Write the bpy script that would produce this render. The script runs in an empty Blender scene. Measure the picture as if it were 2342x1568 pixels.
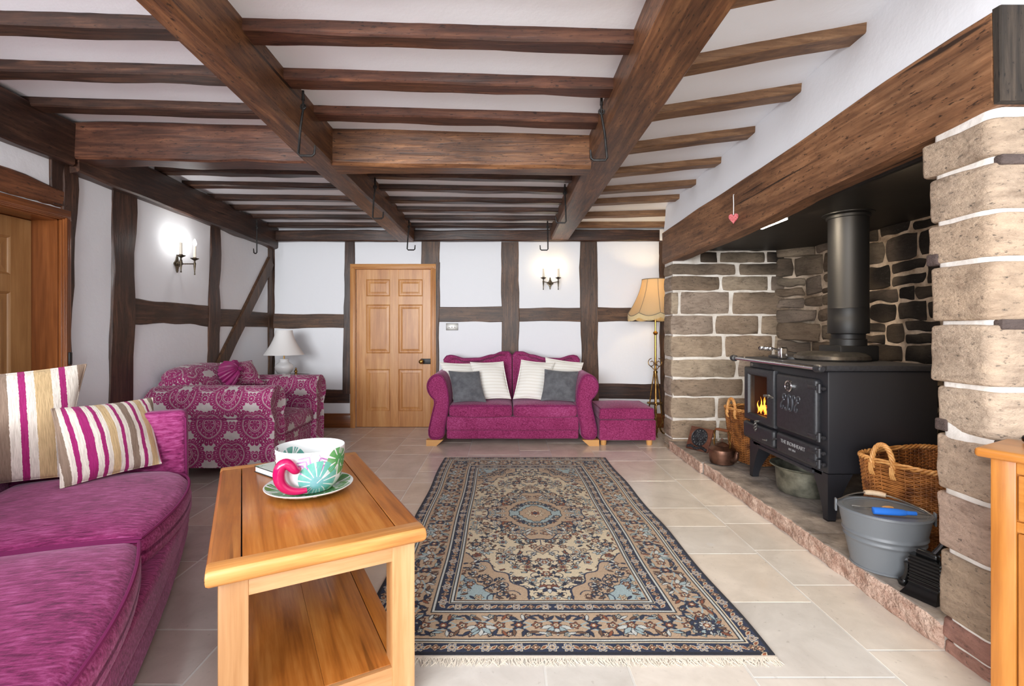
import bpy, bmesh, math, random
import numpy as np
from mathutils import Vector, Matrix, noise
PI = math.pi
rnd = random.Random(7)
C = bpy.context.scene.collection
S = bpy.context.scene

# ------------------------------------------------------------------ camera, world, light, exposure
CU, CV, F, CAMH = 1156.0, 752.0, 1100.0, 1.21          # optical centre and focal length of the 2342 px wide frame
cam = bpy.data.cameras.new('camera'); camo = bpy.data.objects.new('camera', cam); C.objects.link(camo)
camo.location = (0, 0, CAMH); camo.rotation_euler = (PI/2, 0, 0)
cam.sensor_fit = 'HORIZONTAL'; cam.sensor_width = 36; cam.lens = F/2342*36
cam.shift_x = (1171-CU)/2342; cam.shift_y = -(784-CV)/2342
cam.clip_start = .05
S.camera = camo
w = bpy.data.worlds.new('world'); S.world = w; w.use_nodes = True
w.node_tree.nodes['Background'].inputs[0].default_value = (.93, .97, 1, 1)
w.node_tree.nodes['Background'].inputs[1].default_value = 1.15
S.view_settings.view_transform = 'Standard'; S.view_settings.look = 'None'
S.view_settings.exposure = 0.2; S.view_settings.gamma = 1.0; S.view_settings.use_curve_mapping = False
S.cycles.max_bounces = 8; S.cycles.diffuse_bounces = 5; S.cycles.glossy_bounces = 3
S.cycles.transparent_max_bounces = 8; S.cycles.caustics_reflective = False; S.cycles.caustics_refractive = False
S.cycles.sample_clamp_indirect = 4

def area(name, loc, target, sx, sy, power, col=(1, 1, 1)):
    l = bpy.data.lights.new(name, 'AREA'); l.shape = 'RECTANGLE'; l.size = sx; l.size_y = sy; l.energy = power; l.color = col
    o = bpy.data.objects.new(name, l); C.objects.link(o); o.location = loc
    o.rotation_euler = (Vector(target)-Vector(loc)).to_track_quat('-Z', 'Y').to_euler()
    return o
def point(name, loc, power, col, r=.03):
    l = bpy.data.lights.new(name, 'POINT'); l.energy = power; l.color = col; l.shadow_soft_size = r
    o = bpy.data.objects.new(name, l); C.objects.link(o); o.location = loc
    return o
# daylight of assumed, unseen windows behind the photographer, then two added fill panels
area('assumed_rear_window', (-1.9, -4.4, 1.5), (.3, 6, 1.3), 3.6, 2.2, 540, (.96, .98, 1))
area('fill_left', (-2.78, -.55, 1.5), (1.7, 2.7, 1.0), 1.5, 1.4, 55, (.96, .98, 1))  # added panel before the solid left wall, brightens the fireplace side
area('fill_overhead', (-.2, -1.35, 2.25), (-.3, 2.0, .2), 3.4, .7, 45, (.96, .98, 1))  # added under the ceiling to brighten seats, table top and near floor

# ------------------------------------------------------------------ helpers
def lin(r, g, b):
    f = lambda c: (c/255/12.92) if c <= 10 else ((c/255+.055)/1.055)**2.4
    return (f(r), f(g), f(b), 1)
def at(u, v, Y): return Vector(((u-CU)/F*Y, Y, CAMH-(v-CV)/F*Y))
def atX(u, v, X): return at(u, v, X*F/(u-CU))
def atZ(u, v, Z): return at(u, v, (CAMH-Z)*F/(v-CV))

class MB:
    def __init__(s): s.v = []; s.f = []; s.m = []; s.c = []
    def add(s, vs, fs, mi=0, M=None, col=(1, 1, 1)):
        o = len(s.v)
        for p in vs:
            s.v.append(tuple(M @ Vector(p)) if M is not None else tuple(p)); s.c.append(col)
        for k in fs: s.f.append(tuple(o+i for i in k)); s.m.append(mi)
    def box(s, x0, x1, y0, y1, z0, z1, bevel=0, mi=0, M=None, seg=2, col=(1, 1, 1)):
        x0, x1 = min(x0, x1), max(x0, x1); y0, y1 = min(y0, y1), max(y0, y1); z0, z1 = min(z0, z1), max(z0, z1)
        bm = bmesh.new(); bmesh.ops.create_cube(bm, size=1)
        for v in bm.verts: v.co = ((x0+x1)/2+v.co.x*(x1-x0), (y0+y1)/2+v.co.y*(y1-y0), (z0+z1)/2+v.co.z*(z1-z0))
        if bevel: bmesh.ops.bevel(bm, geom=bm.edges[:], offset=min(bevel, .45*min(x1-x0, y1-y0, z1-z0)), segments=seg, affect='EDGES', profile=.5)
        s.bm(bm, mi, M, col)
    def bm(s, bm, mi=0, M=None, col=(1, 1, 1)):
        bm.verts.index_update()
        s.add([v.co.copy() for v in bm.verts], [[v.index for v in f.verts] for f in bm.faces], mi, M, col); bm.free()
    def rings(s, R, closed=True, caps=True, mi=0, M=None, col=(1, 1, 1), loop=False):
        n = len(R[0]); vs = [p for r in R for p in r]; fs = []
        m = len(R)
        for i in range(m if loop else m-1):
            j = (i+1) % m
            for k in range(n if closed else n-1):
                k2 = (k+1) % n
                fs.append((i*n+k, i*n+k2, j*n+k2, j*n+k))
        if caps and closed and not loop:
            fs.append(tuple(range(n-1, -1, -1))); fs.append(tuple((m-1)*n+k for k in range(n)))
        s.add(vs, fs, mi, M, col)
    def tube(s, pts, r, n=8, closed=False, mi=0, M=None, caps=True, col=(1, 1, 1), flat=1.0):
        P = [Vector(p) for p in pts]; m = len(P)
        rr = r if isinstance(r, (list, tuple)) else [r]*m
        T = []
        for i in range(m):
            a = P[(i-1) % m] if (closed or i > 0) else P[i]; b = P[(i+1) % m] if (closed or i < m-1) else P[i]
            t = (b-a); T.append(t.normalized() if t.length > 1e-9 else Vector((0, 0, 1)))
        u = T[0].orthogonal().normalized()
        R = []
        for i in range(m):
            u = (u-T[i]*u.dot(T[i]));
            u = u.normalized() if u.length > 1e-6 else T[i].orthogonal().normalized()
            w_ = T[i].cross(u)
            R.append([P[i]+u*(rr[i]*math.cos(2*PI*k/n))+w_*(rr[i]*flat*math.sin(2*PI*k/n)) for k in range(n)])
        s.rings(R, True, caps and not closed, mi, M, col, loop=closed)
    def lathe(s, prof, n=32, mi=0, M=None, caps=True, sx=1, sy=1, fn=None, col=(1, 1, 1)):
        R = []
        for r, z in prof:
            ring = []
            for k in range(n):
                a = 2*PI*k/n; q = fn(a, r, z) if fn else (r, z)
                ring.append(Vector((q[0]*math.cos(a)*sx, q[0]*math.sin(a)*sy, q[1])))
            R.append(ring)
        s.rings(R, True, caps, mi, M, col)
    def prism(s, poly, z0, z1, M=None, mi=0, bevel=0, seg=2, col=(1, 1, 1)):
        bm = bmesh.new(); n = len(poly)
        a = [bm.verts.new((p[0], p[1], z0)) for p in poly]; b = [bm.verts.new((p[0], p[1], z1)) for p in poly]
        bm.faces.new(a[::-1]); bm.faces.new(b)
        for i in range(n): bm.faces.new((a[i], a[(i+1) % n], b[(i+1) % n], b[i]))
        if bevel:
            es = [e for e in bm.edges if abs(e.verts[0].co.z-e.verts[1].co.z) < 1e-6]
            bmesh.ops.bevel(bm, geom=es, offset=bevel, segments=seg, affect='EDGES', profile=.5)
        s.bm(bm, mi, M, col)
    def rbox(s, x0, x1, y0, y1, z0, z1, r, seg=3, div=6, fn=None, M=None, mi=0, col=(1, 1, 1)):
        h = Vector(((x1-x0)/2, (y1-y0)/2, (z1-z0)/2)); c = Vector(((x0+x1)/2, (y0+y1)/2, (z0+z1)/2))
        r = min(r, min(h)*.999)
        def ts(H):
            q = [-H+r*(1-math.cos(PI/2*i/seg)) * 1.0 for i in range(seg)]
            mid = [-H+r+(2*H-2*r)*i/div for i in range(div+1)]
            return q+mid+[-t for t in reversed(q)]
        tx, ty, tz = ts(h.x), ts(h.y), ts(h.z)
        idx = {}; vs = []; fs = []
        def vid(p):
            k = (round(p[0], 6), round(p[1], 6), round(p[2], 6))
            if k not in idx:
                q = Vector([max(-h[i]+r, min(h[i]-r, p[i])) for i in range(3)]); d = Vector(p)-q
                pos = q+(d.normalized()*r if d.length > 1e-9 else d)
                if fn: pos = Vector(fn(pos, h))
                idx[k] = len(vs); vs.append(pos+c)
            return idx[k]
        def face(A, B, mk, flip):
            for i in range(len(A)-1):
                for j in range(len(B)-1):
                    q = [vid(mk(A[i], B[j])), vid(mk(A[i+1], B[j])), vid(mk(A[i+1], B[j+1])), vid(mk(A[i], B[j+1]))]
                    if len(set(q)) >= 3:
                        fs.append(q[::-1] if flip else q)
        face(tx, ty, lambda a, b: (a, b, h.z), False); face(tx, ty, lambda a, b: (a, b, -h.z), True)
        face(ty, tz, lambda a, b: (h.x, a, b), False); face(ty, tz, lambda a, b: (-h.x, a, b), True)
        face(tz, tx, lambda a, b: (b, h.y, a), False); face(tz, tx, lambda a, b: (b, -h.y, a), True)
        s.add(vs, fs, mi, M, col)
    def build(s, name, mats, parent=None, angle=35, smooth=True):
        me = bpy.data.meshes.new(name); me.from_pydata(s.v, [], s.f)
        if not isinstance(mats, (list, tuple)): mats = [mats]
        for m in mats: me.materials.append(m)
        if len(mats) > 1: me.polygons.foreach_set('material_index', s.m)
        if any(c != (1, 1, 1) for c in s.c):
            at_ = me.color_attributes.new('Col', 'FLOAT_COLOR', 'POINT')
            at_.data.foreach_set('color', np.array([(c[0], c[1], c[2], 1) for c in s.c], dtype=np.float32).ravel())
        me.update()
        bm = bmesh.new(); bm.from_mesh(me); bmesh.ops.recalc_face_normals(bm, faces=bm.faces[:]); bm.to_mesh(me); bm.free()
        if smooth:
            me.shade_smooth(); me.set_sharp_from_angle(angle=math.radians(angle))
        o = bpy.data.objects.new(name, me); C.objects.link(o)
        if parent is not None: o.parent = parent
        return o

def tag(o, label, cat=None, group=None, kind=None):
    if label: o['label'] = label
    if cat: o['category'] = cat
    if group: o['group'] = group
    if kind: o['kind'] = kind
    return o
def thing(name, label, cat, loc=(0, 0, 0), rz=0, group=None):
    o = bpy.data.objects.new(name, None); C.objects.link(o); o.location = loc; o.rotation_euler = (0, 0, rz)
    o.empty_display_size = .05
    return tag(o, label, cat, group)
def struct(o, label=None, cat=None):
    o['kind'] = 'structure'
    return tag(o, label, cat)
def chaikin(p, k=2, closed=True):
    for _ in range(k):
        q = []
        n = len(p)
        if not closed: q.append(p[0])
        for i in range(n if closed else n-1):
            a, b = Vector(p[i]), Vector(p[(i+1) % n])
            q.append(a*.75+b*.25); q.append(a*.25+b*.75)
        if not closed: q.append(p[-1])
        p = q
    return [Vector(x) for x in p]

# ------------------------------------------------------------------ shader helpers
def newmat(name, rough=.5, col=None, metal=0, spec=None):
    m = bpy.data.materials.new(name); m.use_nodes = True; b = m.node_tree.nodes['Principled BSDF']
    b.inputs['Roughness'].default_value = rough; b.inputs['Metallic'].default_value = metal
    if spec is not None: b.inputs['Specular IOR Level'].default_value = spec
    if col: b.inputs['Base Color'].default_value = col
    return m, m.node_tree, b
def nd(nt, t, **kw):
    n = nt.nodes.new(t)
    for k, v in kw.items():
        if k.startswith('i_'): n.inputs[k[2:].replace('_', ' ')].default_value = v
        else: setattr(n, k, v)
    return n
def coords(nt, scale=(1, 1, 1), rndoff=True, which='Object'):
    tc = nd(nt, 'ShaderNodeTexCoord'); mp = nd(nt, 'ShaderNodeMapping')
    mp.inputs['Scale'].default_value = scale
    nt.links.new(tc.outputs[which], mp.inputs['Vector'])
    if rndoff:
        oi = nd(nt, 'ShaderNodeObjectInfo'); mu = nd(nt, 'ShaderNodeMath', operation='MULTIPLY'); mu.inputs[1].default_value = 37
        nt.links.new(oi.outputs['Random'], mu.inputs[0])
        cx = nd(nt, 'ShaderNodeCombineXYZ')
        for i in range(3): nt.links.new(mu.outputs[0], cx.inputs[i])
        nt.links.new(cx.outputs[0], mp.inputs['Location'])
    return mp.outputs[0]
def ntex(nt, vec, scale, detail=4, rough=.6, dist=0):
    n = nd(nt, 'ShaderNodeTexNoise'); n.inputs['Scale'].default_value = scale; n.inputs['Detail'].default_value = detail
    n.inputs['Roughness'].default_value = rough; n.inputs['Distortion'].default_value = dist
    nt.links.new(vec, n.inputs['Vector']); return n.outputs['Fac']
def ramp(nt, fac, stops, interp='LINEAR'):
    r = nd(nt, 'ShaderNodeValToRGB'); cr = r.color_ramp; cr.interpolation = interp
    while len(cr.elements) < len(stops): cr.elements.new(.5)
    for e, (p, c) in zip(cr.elements, stops): e.position = p; e.color = c
    nt.links.new(fac, r.inputs[0]); return r.outputs[0]
def mixc(nt, fac, a, b, mode='MIX'):
    m = nd(nt, 'ShaderNodeMix', data_type='RGBA', blend_type=mode)
    for sock, x in ((m.inputs[0], fac), (m.inputs[6], a), (m.inputs[7], b)):
        if isinstance(x, (int, float, tuple)): sock.default_value = x
        else: nt.links.new(x, sock)
    return m.outputs[2]
def bump(nt, b, h, strength=.3, dist=.01):
    n = nd(nt, 'ShaderNodeBump'); n.inputs['Strength'].default_value = strength; n.inputs['Distance'].default_value = dist
    nt.links.new(h, n.inputs['Height']); nt.links.new(n.outputs[0], b.inputs['Normal'])

def wood(name, dark, mid, light, axis='X', rough=.45, s=1.0, patch=.5, bmp=.3, crack=.0, fine=1.0, knots=0, pits=0):
    m, nt, b = newmat(name, rough)
    k = {'X': 0, 'Y': 1, 'Z': 2}[axis]
    sc = [(17 if pits else 9)*s]*3; sc[k] = (1.5 if pits else .7)*s
    v = coords(nt, sc)
    g = ntex(nt, v, 1.6, 6, .65, .6)
    sc2 = [55*s*fine]*3; sc2[k] = 2.2*s
    g2 = ntex(nt, coords(nt, sc2), 1.5, 3, .6)
    ad = nd(nt, 'ShaderNodeMath', operation='MULTIPLY_ADD'); ad.inputs[1].default_value = .45
    nt.links.new(g2, ad.inputs[0]); nt.links.new(g, ad.inputs[2])
    c = ramp(nt, ad.outputs[0], [(.45, dark), (.72, mid), (.95, light)])
    if patch:
        sc3 = [3.0]*3; sc3[k] = 1.1
        pt = ntex(nt, coords(nt, sc3), 1.3, 4, .6, .4)
        pm = ramp(nt, pt, [(.38, (1, 1, 1, 1)), (.62, (0, 0, 0, 1))])
        mu = nd(nt, 'ShaderNodeMath', operation='MULTIPLY'); mu.inputs[1].default_value = patch
        nt.links.new(pm, mu.inputs[0])
        c = mixc(nt, mu.outputs[0], c, dark)
    if crack:
        sc4 = [26*s]*3; sc4[k] = .9*s
        ck = ntex(nt, coords(nt, sc4), 1, 2, .5, .3)
        cm = ramp(nt, ck, [(.27, (crack, crack, crack, 1)), (.31, (0, 0, 0, 1))])
        c = mixc(nt, cm, c, (dark[0]*.25, dark[1]*.25, dark[2]*.25, 1))
    if pits:
        sc6 = [105.0]*3; sc6[k] = 24.0
        pk = ntex(nt, coords(nt, sc6), 1, 3, .6)
        c = mixc(nt, ramp(nt, pk, [(.33, (pits, pits, pits, 1)), (.39, (0, 0, 0, 1))]), c, (dark[0]*.3, dark[1]*.3, dark[2]*.3, 1))
        sc7 = [10.0]*3; sc7[k] = 5.0
        pk = ntex(nt, coords(nt, sc7), 1.4, 5, .7)
        c = mixc(nt, .55, c, ramp(nt, pk, [(.3, (.55, .52, .5, 1)), (.5, (1, 1, 1, 1)), (.7, (1.25, 1.22, 1.18, 1))]), 'MULTIPLY')
    if knots:
        vo = nd(nt, 'ShaderNodeTexVoronoi'); sc5 = [5.0]*3; sc5[k] = 1.6
        nt.links.new(coords(nt, sc5), vo.inputs['Vector']); vo.inputs['Scale'].default_value = 1.0
        km = ramp(nt, vo.outputs['Distance'], [(.05, (knots, knots, knots, 1)), (.14, (0, 0, 0, 1))])
        c = mixc(nt, km, c, dark)
    nt.links.new(c, b.inputs['Base Color'])
    if bmp: bump(nt, b, ad.outputs[0], bmp, .006)
    return m
def noisy(name, a, bcol, scale=8, rough=.5, detail=5, bmp=0, bscale=None, metal=0, sc=(1, 1, 1), spec=None, lo=.35, hi=.65, bdist=.004):
    m, nt, b = newmat(name, rough, metal=metal, spec=spec)
    v = coords(nt, sc)
    n = ntex(nt, v, scale, detail)
    nt.links.new(ramp(nt, n, [(lo, a), (hi, bcol)]), b.inputs['Base Color'])
    if bmp: bump(nt, b, n if bscale is None else ntex(nt, v, bscale, 4), bmp, bdist)
    return m

class E:                                                   # arithmetic on shader sockets
    nt = None
    def __init__(s, x): s.x = x
    @staticmethod
    def op(o, *a):
        n = E.nt.nodes.new('ShaderNodeMath'); n.operation = o
        for i, q in enumerate(a):
            q = q.x if isinstance(q, E) else q
            if isinstance(q, (int, float)): n.inputs[i].default_value = q
            else: E.nt.links.new(q, n.inputs[i])
        return E(n.outputs[0])
    def __add__(s, o): return E.op('ADD', s, o)
    __radd__ = __add__
    def __sub__(s, o): return E.op('SUBTRACT', s, o)
    def __rsub__(s, o): return E.op('SUBTRACT', o, s)
    def __mul__(s, o): return E.op('MULTIPLY', s, o)
    __rmul__ = __mul__
    def __truediv__(s, o): return E.op('DIVIDE', s, o)
    def __neg__(s): return E.op('MULTIPLY', s, -1)
    def __lt__(s, o): return E.op('LESS_THAN', s, o)
    def __gt__(s, o): return E.op('GREATER_THAN', s, o)
    def __abs__(s): return E.op('ABSOLUTE', s)
    def __pow__(s, o): return E.op('POWER', s, o)
def sin_(x): return E.op('SINE', x)
def cos_(x): return E.op('COSINE', x)
def sqrt_(x): return E.op('SQRT', x)
def atan2_(y, x): return E.op('ARCTAN2', y, x)
def max_(a, b): return E.op('MAXIMUM', a, b)
def min_(a, b): return E.op('MINIMUM', a, b)
def wrap_(x, p): return E.op('WRAP', x, p/2, -p/2)
def exp_(x): return E.op('EXPONENT', x)
# ------------------------------------------------------------------ materials
def plaster_mat(name, c):
    m, nt, b = newmat(name, .85, c, spec=.2)
    v = coords(nt, (1, 1, 1), False); n = ntex(nt, v, 5, 6, .6)
    bump(nt, b, n, .25, .02)
    return m
M_plaster = plaster_mat('white_plaster', lin(234, 236, 240))
M_ceil = plaster_mat('ceiling_plaster', lin(243, 246, 251))
OAKD = (lin(30, 20, 16), lin(66, 43, 33), lin(104, 72, 54))
OAKM = (lin(50, 30, 18), lin(106, 68, 42), lin(152, 106, 69))
OAKP = (lin(40, 27, 18), lin(82, 56, 38), lin(116, 84, 58))
OAKR = (lin(40, 23, 17), lin(86, 52, 38), lin(122, 80, 58))
OAKL = (lin(82, 56, 36), lin(124, 89, 60), lin(158, 122, 88))
M_oak = {}
for ax in 'XYZ':
    M_oak['d'+ax] = wood('dark_oak_'+ax, *OAKD, axis=ax, rough=.42, patch=.45, crack=.8, pits=.7)
    M_oak['m'+ax] = wood('mid_oak_'+ax, *OAKM, axis=ax, rough=.45, patch=.5, crack=.9, pits=.85)
    M_oak['p'+ax] = wood('post_oak_'+ax, *OAKP, axis=ax, rough=.5, patch=.45, crack=.9, pits=.8)
    M_oak['r'+ax] = wood('reddish_oak_'+ax, *OAKR, axis=ax, rough=.42, patch=.45, crack=.8, pits=.8)
    M_oak['l'+ax] = wood('light_oak_'+ax, *OAKL, axis=ax, rough=.55, patch=.35, crack=.4, pits=.3)
PINE = (lin(160, 100, 52), lin(200, 142, 84), lin(216, 164, 106))
M_pineZ = wood('honey_pine_Z', *PINE, axis='Z', rough=.38, patch=.3, bmp=.1, s=.8, knots=.5)
M_pineX = wood('honey_pine_X', *PINE, axis='X', rough=.38, patch=.3, bmp=.1, s=.8, knots=.5)
PINR = (lin(88, 46, 22), lin(128, 74, 37), lin(160, 98, 54))
M_redZ = wood('varnished_pine_Z', *PINR, axis='Z', rough=.28, patch=.35, bmp=.08, s=.8, knots=.5)
M_redY = wood('varnished_pine_Y', *PINR, axis='Y', rough=.28, patch=.35, bmp=.08, s=.8, knots=.3)
M_redX = wood('varnished_pine_X', *PINR, axis='X', rough=.28, patch=.35, bmp=.08, s=.8, knots=.3)
M_palepineZ = wood('waxed_pine_Z', lin(140, 98, 56), lin(172, 128, 80), lin(190, 148, 98), axis='Z', rough=.4, patch=.3, bmp=.08, s=.7, knots=.4)
TEAK = (lin(116, 62, 22), lin(174, 104, 42), lin(200, 134, 66))
M_tabX = wood('golden_oak_X', *TEAK, axis='X', rough=.3, patch=.3, bmp=.05, s=.9, crack=.5, knots=.55)
M_tabY = wood('golden_oak_Y', *TEAK, axis='Y', rough=.3, patch=.25, bmp=.05, s=.75, crack=.3)
TEAL = (lin(160, 108, 62), lin(190, 142, 94), lin(206, 164, 118))
M_legZ = wood('golden_oak_Z', *TEAL, axis='Z', rough=.35, patch=.2, bmp=.05, s=.75, crack=.35)
SIDE = (lin(140, 82, 32), lin(178, 114, 48), lin(196, 136, 66))
M_sideZ = wood('orange_pine_Z', *SIDE, axis='Z', rough=.3, patch=.2, bmp=.05, s=.7, crack=.3)
M_sideX = wood('orange_pine_X', *SIDE, axis='X', rough=.28, patch=.25, bmp=.05, s=.7, crack=.3)
M_black = newmat('black_iron', .5, lin(24, 23, 23))[0]
M_hookiron = noisy('forged_iron', lin(22, 21, 21), lin(52, 48, 46), 30, .5, bmp=.3, metal=.5)
M_brass = newmat('brass', .25, lin(186, 146, 78), 1)[0]
M_agedbrass = noisy('aged_brass', lin(80, 58, 30), lin(176, 138, 78), 18, .32, metal=1)
M_chrome = newmat('chrome', .15, lin(210, 210, 212), 1)[0]
M_steel = newmat('brushed_steel', .42, lin(138, 136, 132), .85)[0]
M_white = newmat('white_plastic', .4, lin(236, 236, 234))[0]
M_ceramic = newmat('white_ceramic', .12, lin(238, 238, 238))[0]

# ------------------------------------------------------------------ room shell
YB = 5.91; XL = -2.86; YN = -1.5
def bx(u): return (u-CU)/F*YB
def bz(v): return CAMH-(v-CV)/F*YB
def rel(X, Y):                                            # height of the sagging ceiling above the camera
    t = max(0, min(1, (Y-3.0)/2.9))
    base = 1.29-.05*t; tilt = .03*(1-t)
    if X < .665: return base-tilt*(X+.3)
    r0 = base-tilt*.965
    return r0+max(0, .19-(max(Y, 1.2)-2)*.052)*(X-.665)/.95
def zc(X, Y): return CAMH+rel(X, Y)
# floor: limestone flags laid in strips, one mesh
tl = MB(); rf = random.Random(11)
tl.box(-3.3, 3.2, YN, 6.1, -.06, -.0012, col=(.78, .76, .71))
x = -3.2
wds = [.38, .50, .30, .42, .50, .36]
wi = 0
while x < 3.1:
    wd = wds[wi % 6]; wi += 1
    y = YN-rf.random()*.6
    while y < 6.0:
        L = rf.choice([.36, .46, .58, .58, .74, .3])
        g = .0042
        k = rf.uniform(.93, 1.03); p = rf.uniform(-.02, .03)
        lft = max(0, min(1, (-x-.2)/1.2))                   # flags pinker to the left, that side's weaker light painted in as darkening
        c = ((.77*k+p)*(1-.20*lft), (.715*k)*(1-.27*lft), (.635*k-p)*(1-.26*lft))
        tl.box(x+g, x+wd-g, y+g, y+L-g, -.03, 0, bevel=.001, seg=1, col=c)
        y += L
    x += wd
mF, nt, b = newmat('limestone_flags', .2)
a_ = nd(nt, 'ShaderNodeAttribute', attribute_name='Col')
v = coords(nt, (1, 1, 1), False)
n1 = ntex(nt, v, 4, 8, .65, .5); n2 = ntex(nt, v, 38, 3)
cc = mixc(nt, .75, a_.outputs['Color'], ramp(nt, n1, [(.3, (.80, .78, .76, 1)), (.7, (1.12, 1.12, 1.12, 1))]), 'MULTIPLY')
cc = mixc(nt, ramp(nt, n2, [(.28, (.35, .35, .35, 1)), (.36, (0, 0, 0, 1))]), cc, (.36, .31, .26, 1))
vo = nd(nt, 'ShaderNodeTexVoronoi', feature='F1'); vo.inputs['Scale'].default_value = 2.3; nt.links.new(v, vo.inputs['Vector'])
cc = mixc(nt, ramp(nt, vo.outputs['Distance'], [(.045, (.3, .3, .3, 1)), (.06, (0, 0, 0, 1))]), cc, (.74, .74, .74, 1))
nt.links.new(cc, b.inputs['Base Color'])
nt.links.new(ramp(nt, n1, [(.3, (.13, .13, .13, 1)), (.7, (.26, .26, .26, 1))]), b.inputs['Roughness'])
bump(nt, b, n1, .08, .01)
struct(tl.build('floor', mF), 'cream limestone flagstone floor', 'floor')

# ceiling plaster, following the sag of the joists
cm = MB(); xs = [-3.1, -2.4, -1.8, -1.2, -.6, 0, .5, .665, .9, 1.2, 1.5, 1.8, 2.3, 3.2]; ys = [YN, -.5, .4, 1.2, 1.7, 2.2, 2.7, 3.2, 3.7, 4.2, 4.7, 5.2, 5.6, 6.1]
lo = [[Vector((x, y, zc(x, y))) for x in xs] for y in ys]; hi = [[Vector((x, y, 2.95)) for x in xs] for y in ys]
cm.rings(lo, closed=False); cm.rings(hi, closed=False)
cm.rings([[r[0] for r in lo], [r[0] for r in hi]], closed=False); cm.rings([[r[-1] for r in lo], [r[-1] for r in hi]], closed=False)
cm.rings([lo[0], hi[0]], closed=False); cm.rings([lo[-1], hi[-1]], closed=False)
struct(cm.build('ceiling', M_ceil), 'white plastered ceiling between the dark joists', 'ceiling')

# back wall (solid, the door stands in front of it in its own recess)
DX0, DX1, DZ1 = bx(813), bx(986), bz(615)
wb = MB()
wb.box(-3.1, DX0, YB, YB+.25, 0, 2.6); wb.box(DX1, 3.0, YB, YB+.25, 0, 2.6); wb.box(DX0, DX1, YB, YB+.25, DZ1, 2.6); wb.box(DX0, DX1, YB+.12, YB+.25, 0, DZ1)
struct(wb.build('wall_back', M_plaster, smooth=False), 'white plastered timber framed back wall', 'wall')
# left wall with the deep doorway near the camera
LD0, LD1, LDZ = 2.22, 3.085, 1.925
wl = MB()
wl.box(XL-.3, XL, YN, LD0, 0, 2.7); wl.box(XL-.3, XL, LD1, YB+.2, 0, 2.7); wl.box(XL-.3, XL, LD0, LD1, LDZ, 2.7); wl.box(XL-.3, XL-.22, LD0, LD1, 0, LDZ)
struct(wl.build('wall_left', M_plaster, smooth=False), 'white plastered timber framed left wall', 'wall')
# right side: alcove wall at the back, wall beside the sideboard near the camera
wr = MB(); wr.box(2.25, 2.45, 5.03, YB+.1, 0, 2.7); struct(wr.build('wall_right', M_plaster, smooth=False), 'white plastered wall of the alcove behind the floor lamp', 'wall')
wr = MB(); wr.box(2.2, 2.4, YN, 1.64, 0, 2.9); struct(wr.build('wall_front_right', M_plaster, smooth=False), 'white plastered wall behind the pine sideboard', 'wall')

# chimney breast above the fireplace
cb = MB(); R = []
for Y in [1.63, 1.8, 2.06, 2.4, 2.7, 3.0, 3.4, 3.9, 4.4, 4.8, 5.03]:
    top = 2.9; xt = 1.70+.02*math.sin((Y-1.6)*1.2); zb = 2.03
    r = [Vector((3.1, Y, zb)), Vector((3.1, Y, top))]
    for k in range(9):
        q = k/8; Z = top+(2.22-top)*q
        r.append(Vector((xt-(.028*q**3), Y, Z)))
    r.append(Vector((1.70, Y, zb)))
    R.append(r)
cb.rings(R); struct(cb.build('wall_chimney_breast', M_plaster, angle=50), 'white plastered chimney breast above the oak lintel', 'wall')

# ------------------------------------------------------------------ timbers of the room
def timber(name, A, B, w_, h_, mat, n1=None, wob=.006, ch=.012, N=14, seed=0, w2=None, h2=None, label=None):
    """squared timber from A to B, w_ across n1, h_ across the third axis, hewn edges"""
    A, B = Vector(A), Vector(B); t = (B-A).normalized()
    n1 = Vector(n1) if n1 else Vector((1, 0, 0)); n1 = (n1-t*n1.dot(t)).normalized(); n2 = t.cross(n1)
    mb = MB(); R = []
    for i in range(N+1):
        q = i/N; P = A.lerp(B, q); ww = (w_+((w2 or w_)-w_)*q)/2; hh = (h_+((h2 or h_)-h_)*q)/2
        ring = []
        for a, b_ in ((-1, -1), (1, -1), (1, 1), (-1, 1)):
            for c0 in ((0, 1), (1, 0)):
                if (a*b_ > 0): c0 = (1-c0[0], 1-c0[1])
                x1 = a*(ww-ch*c0[1]); x2 = b_*(hh-ch*c0[0])
                sd = Vector((seed*3.1+a*2.3+b_*5.7, P.dot(t)*3.2, seed*1.7+a))
                x1 += wob*1.4*(noise.noise(sd)); x2 += wob*1.4*(noise.noise(sd+Vector((9, 2, 4))))
                ring.append(P+n1*x1+n2*x2)
        R.append(ring)
    mb.rings(R)
    o = mb.build(name, mat, angle=25); struct(o, label, 'beam')
    return o
ordn = ['first', 'second', 'third', 'fourth', 'fifth', 'sixth', 'seventh', 'eighth', 'ninth', 'tenth', 'eleventh']
# main beams running from the camera to the back wall
def long_beam(name, sts, mat, seed, label):
    mb = MB(); R = []
    for i in range(len(sts)-1):
        for k in range(8):
            q = k/8; a = sts[i]; b_ = sts[i+1]; s_ = [a[j]+(b_[j]-a[j])*q for j in range(4)]
            R.append(s_)
    R.append(list(sts[-1])); RR = []
    for (Y, x0, x1, z) in R:
        f = lambda k: .007*noise.noise(Vector((k*3.3+seed, Y*1.9, seed)))
        zt = CAMH+1.42
        RR.append([Vector((x0+f(1), Y, zt)), Vector((x0+f(1), Y, z+.02+f(2))), Vector((x0+.015+f(3), Y, z+f(4))), Vector((x1-.015+f(5), Y, z+f(6))), Vector((x1+f(7), Y, z+.02+f(8))), Vector((x1+f(7), Y, zt))])
    mb.rings(RR); return struct(mb.build(name, mat, angle=25), label, 'beam')
long_beam('ceiling_beam', [(YN, -1.14, -1.06, 2.28), (1.0, -1.18, -1.095, 2.275), (3.05, -1.295, -1.13, 2.28), (4.2, -1.30, -1.12, 2.28), (5.9, -1.315, -1.105, 2.272)], M_oak['mY'], 3, 'long brown oak ceiling beam over the coffee table, running to the door')
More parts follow.
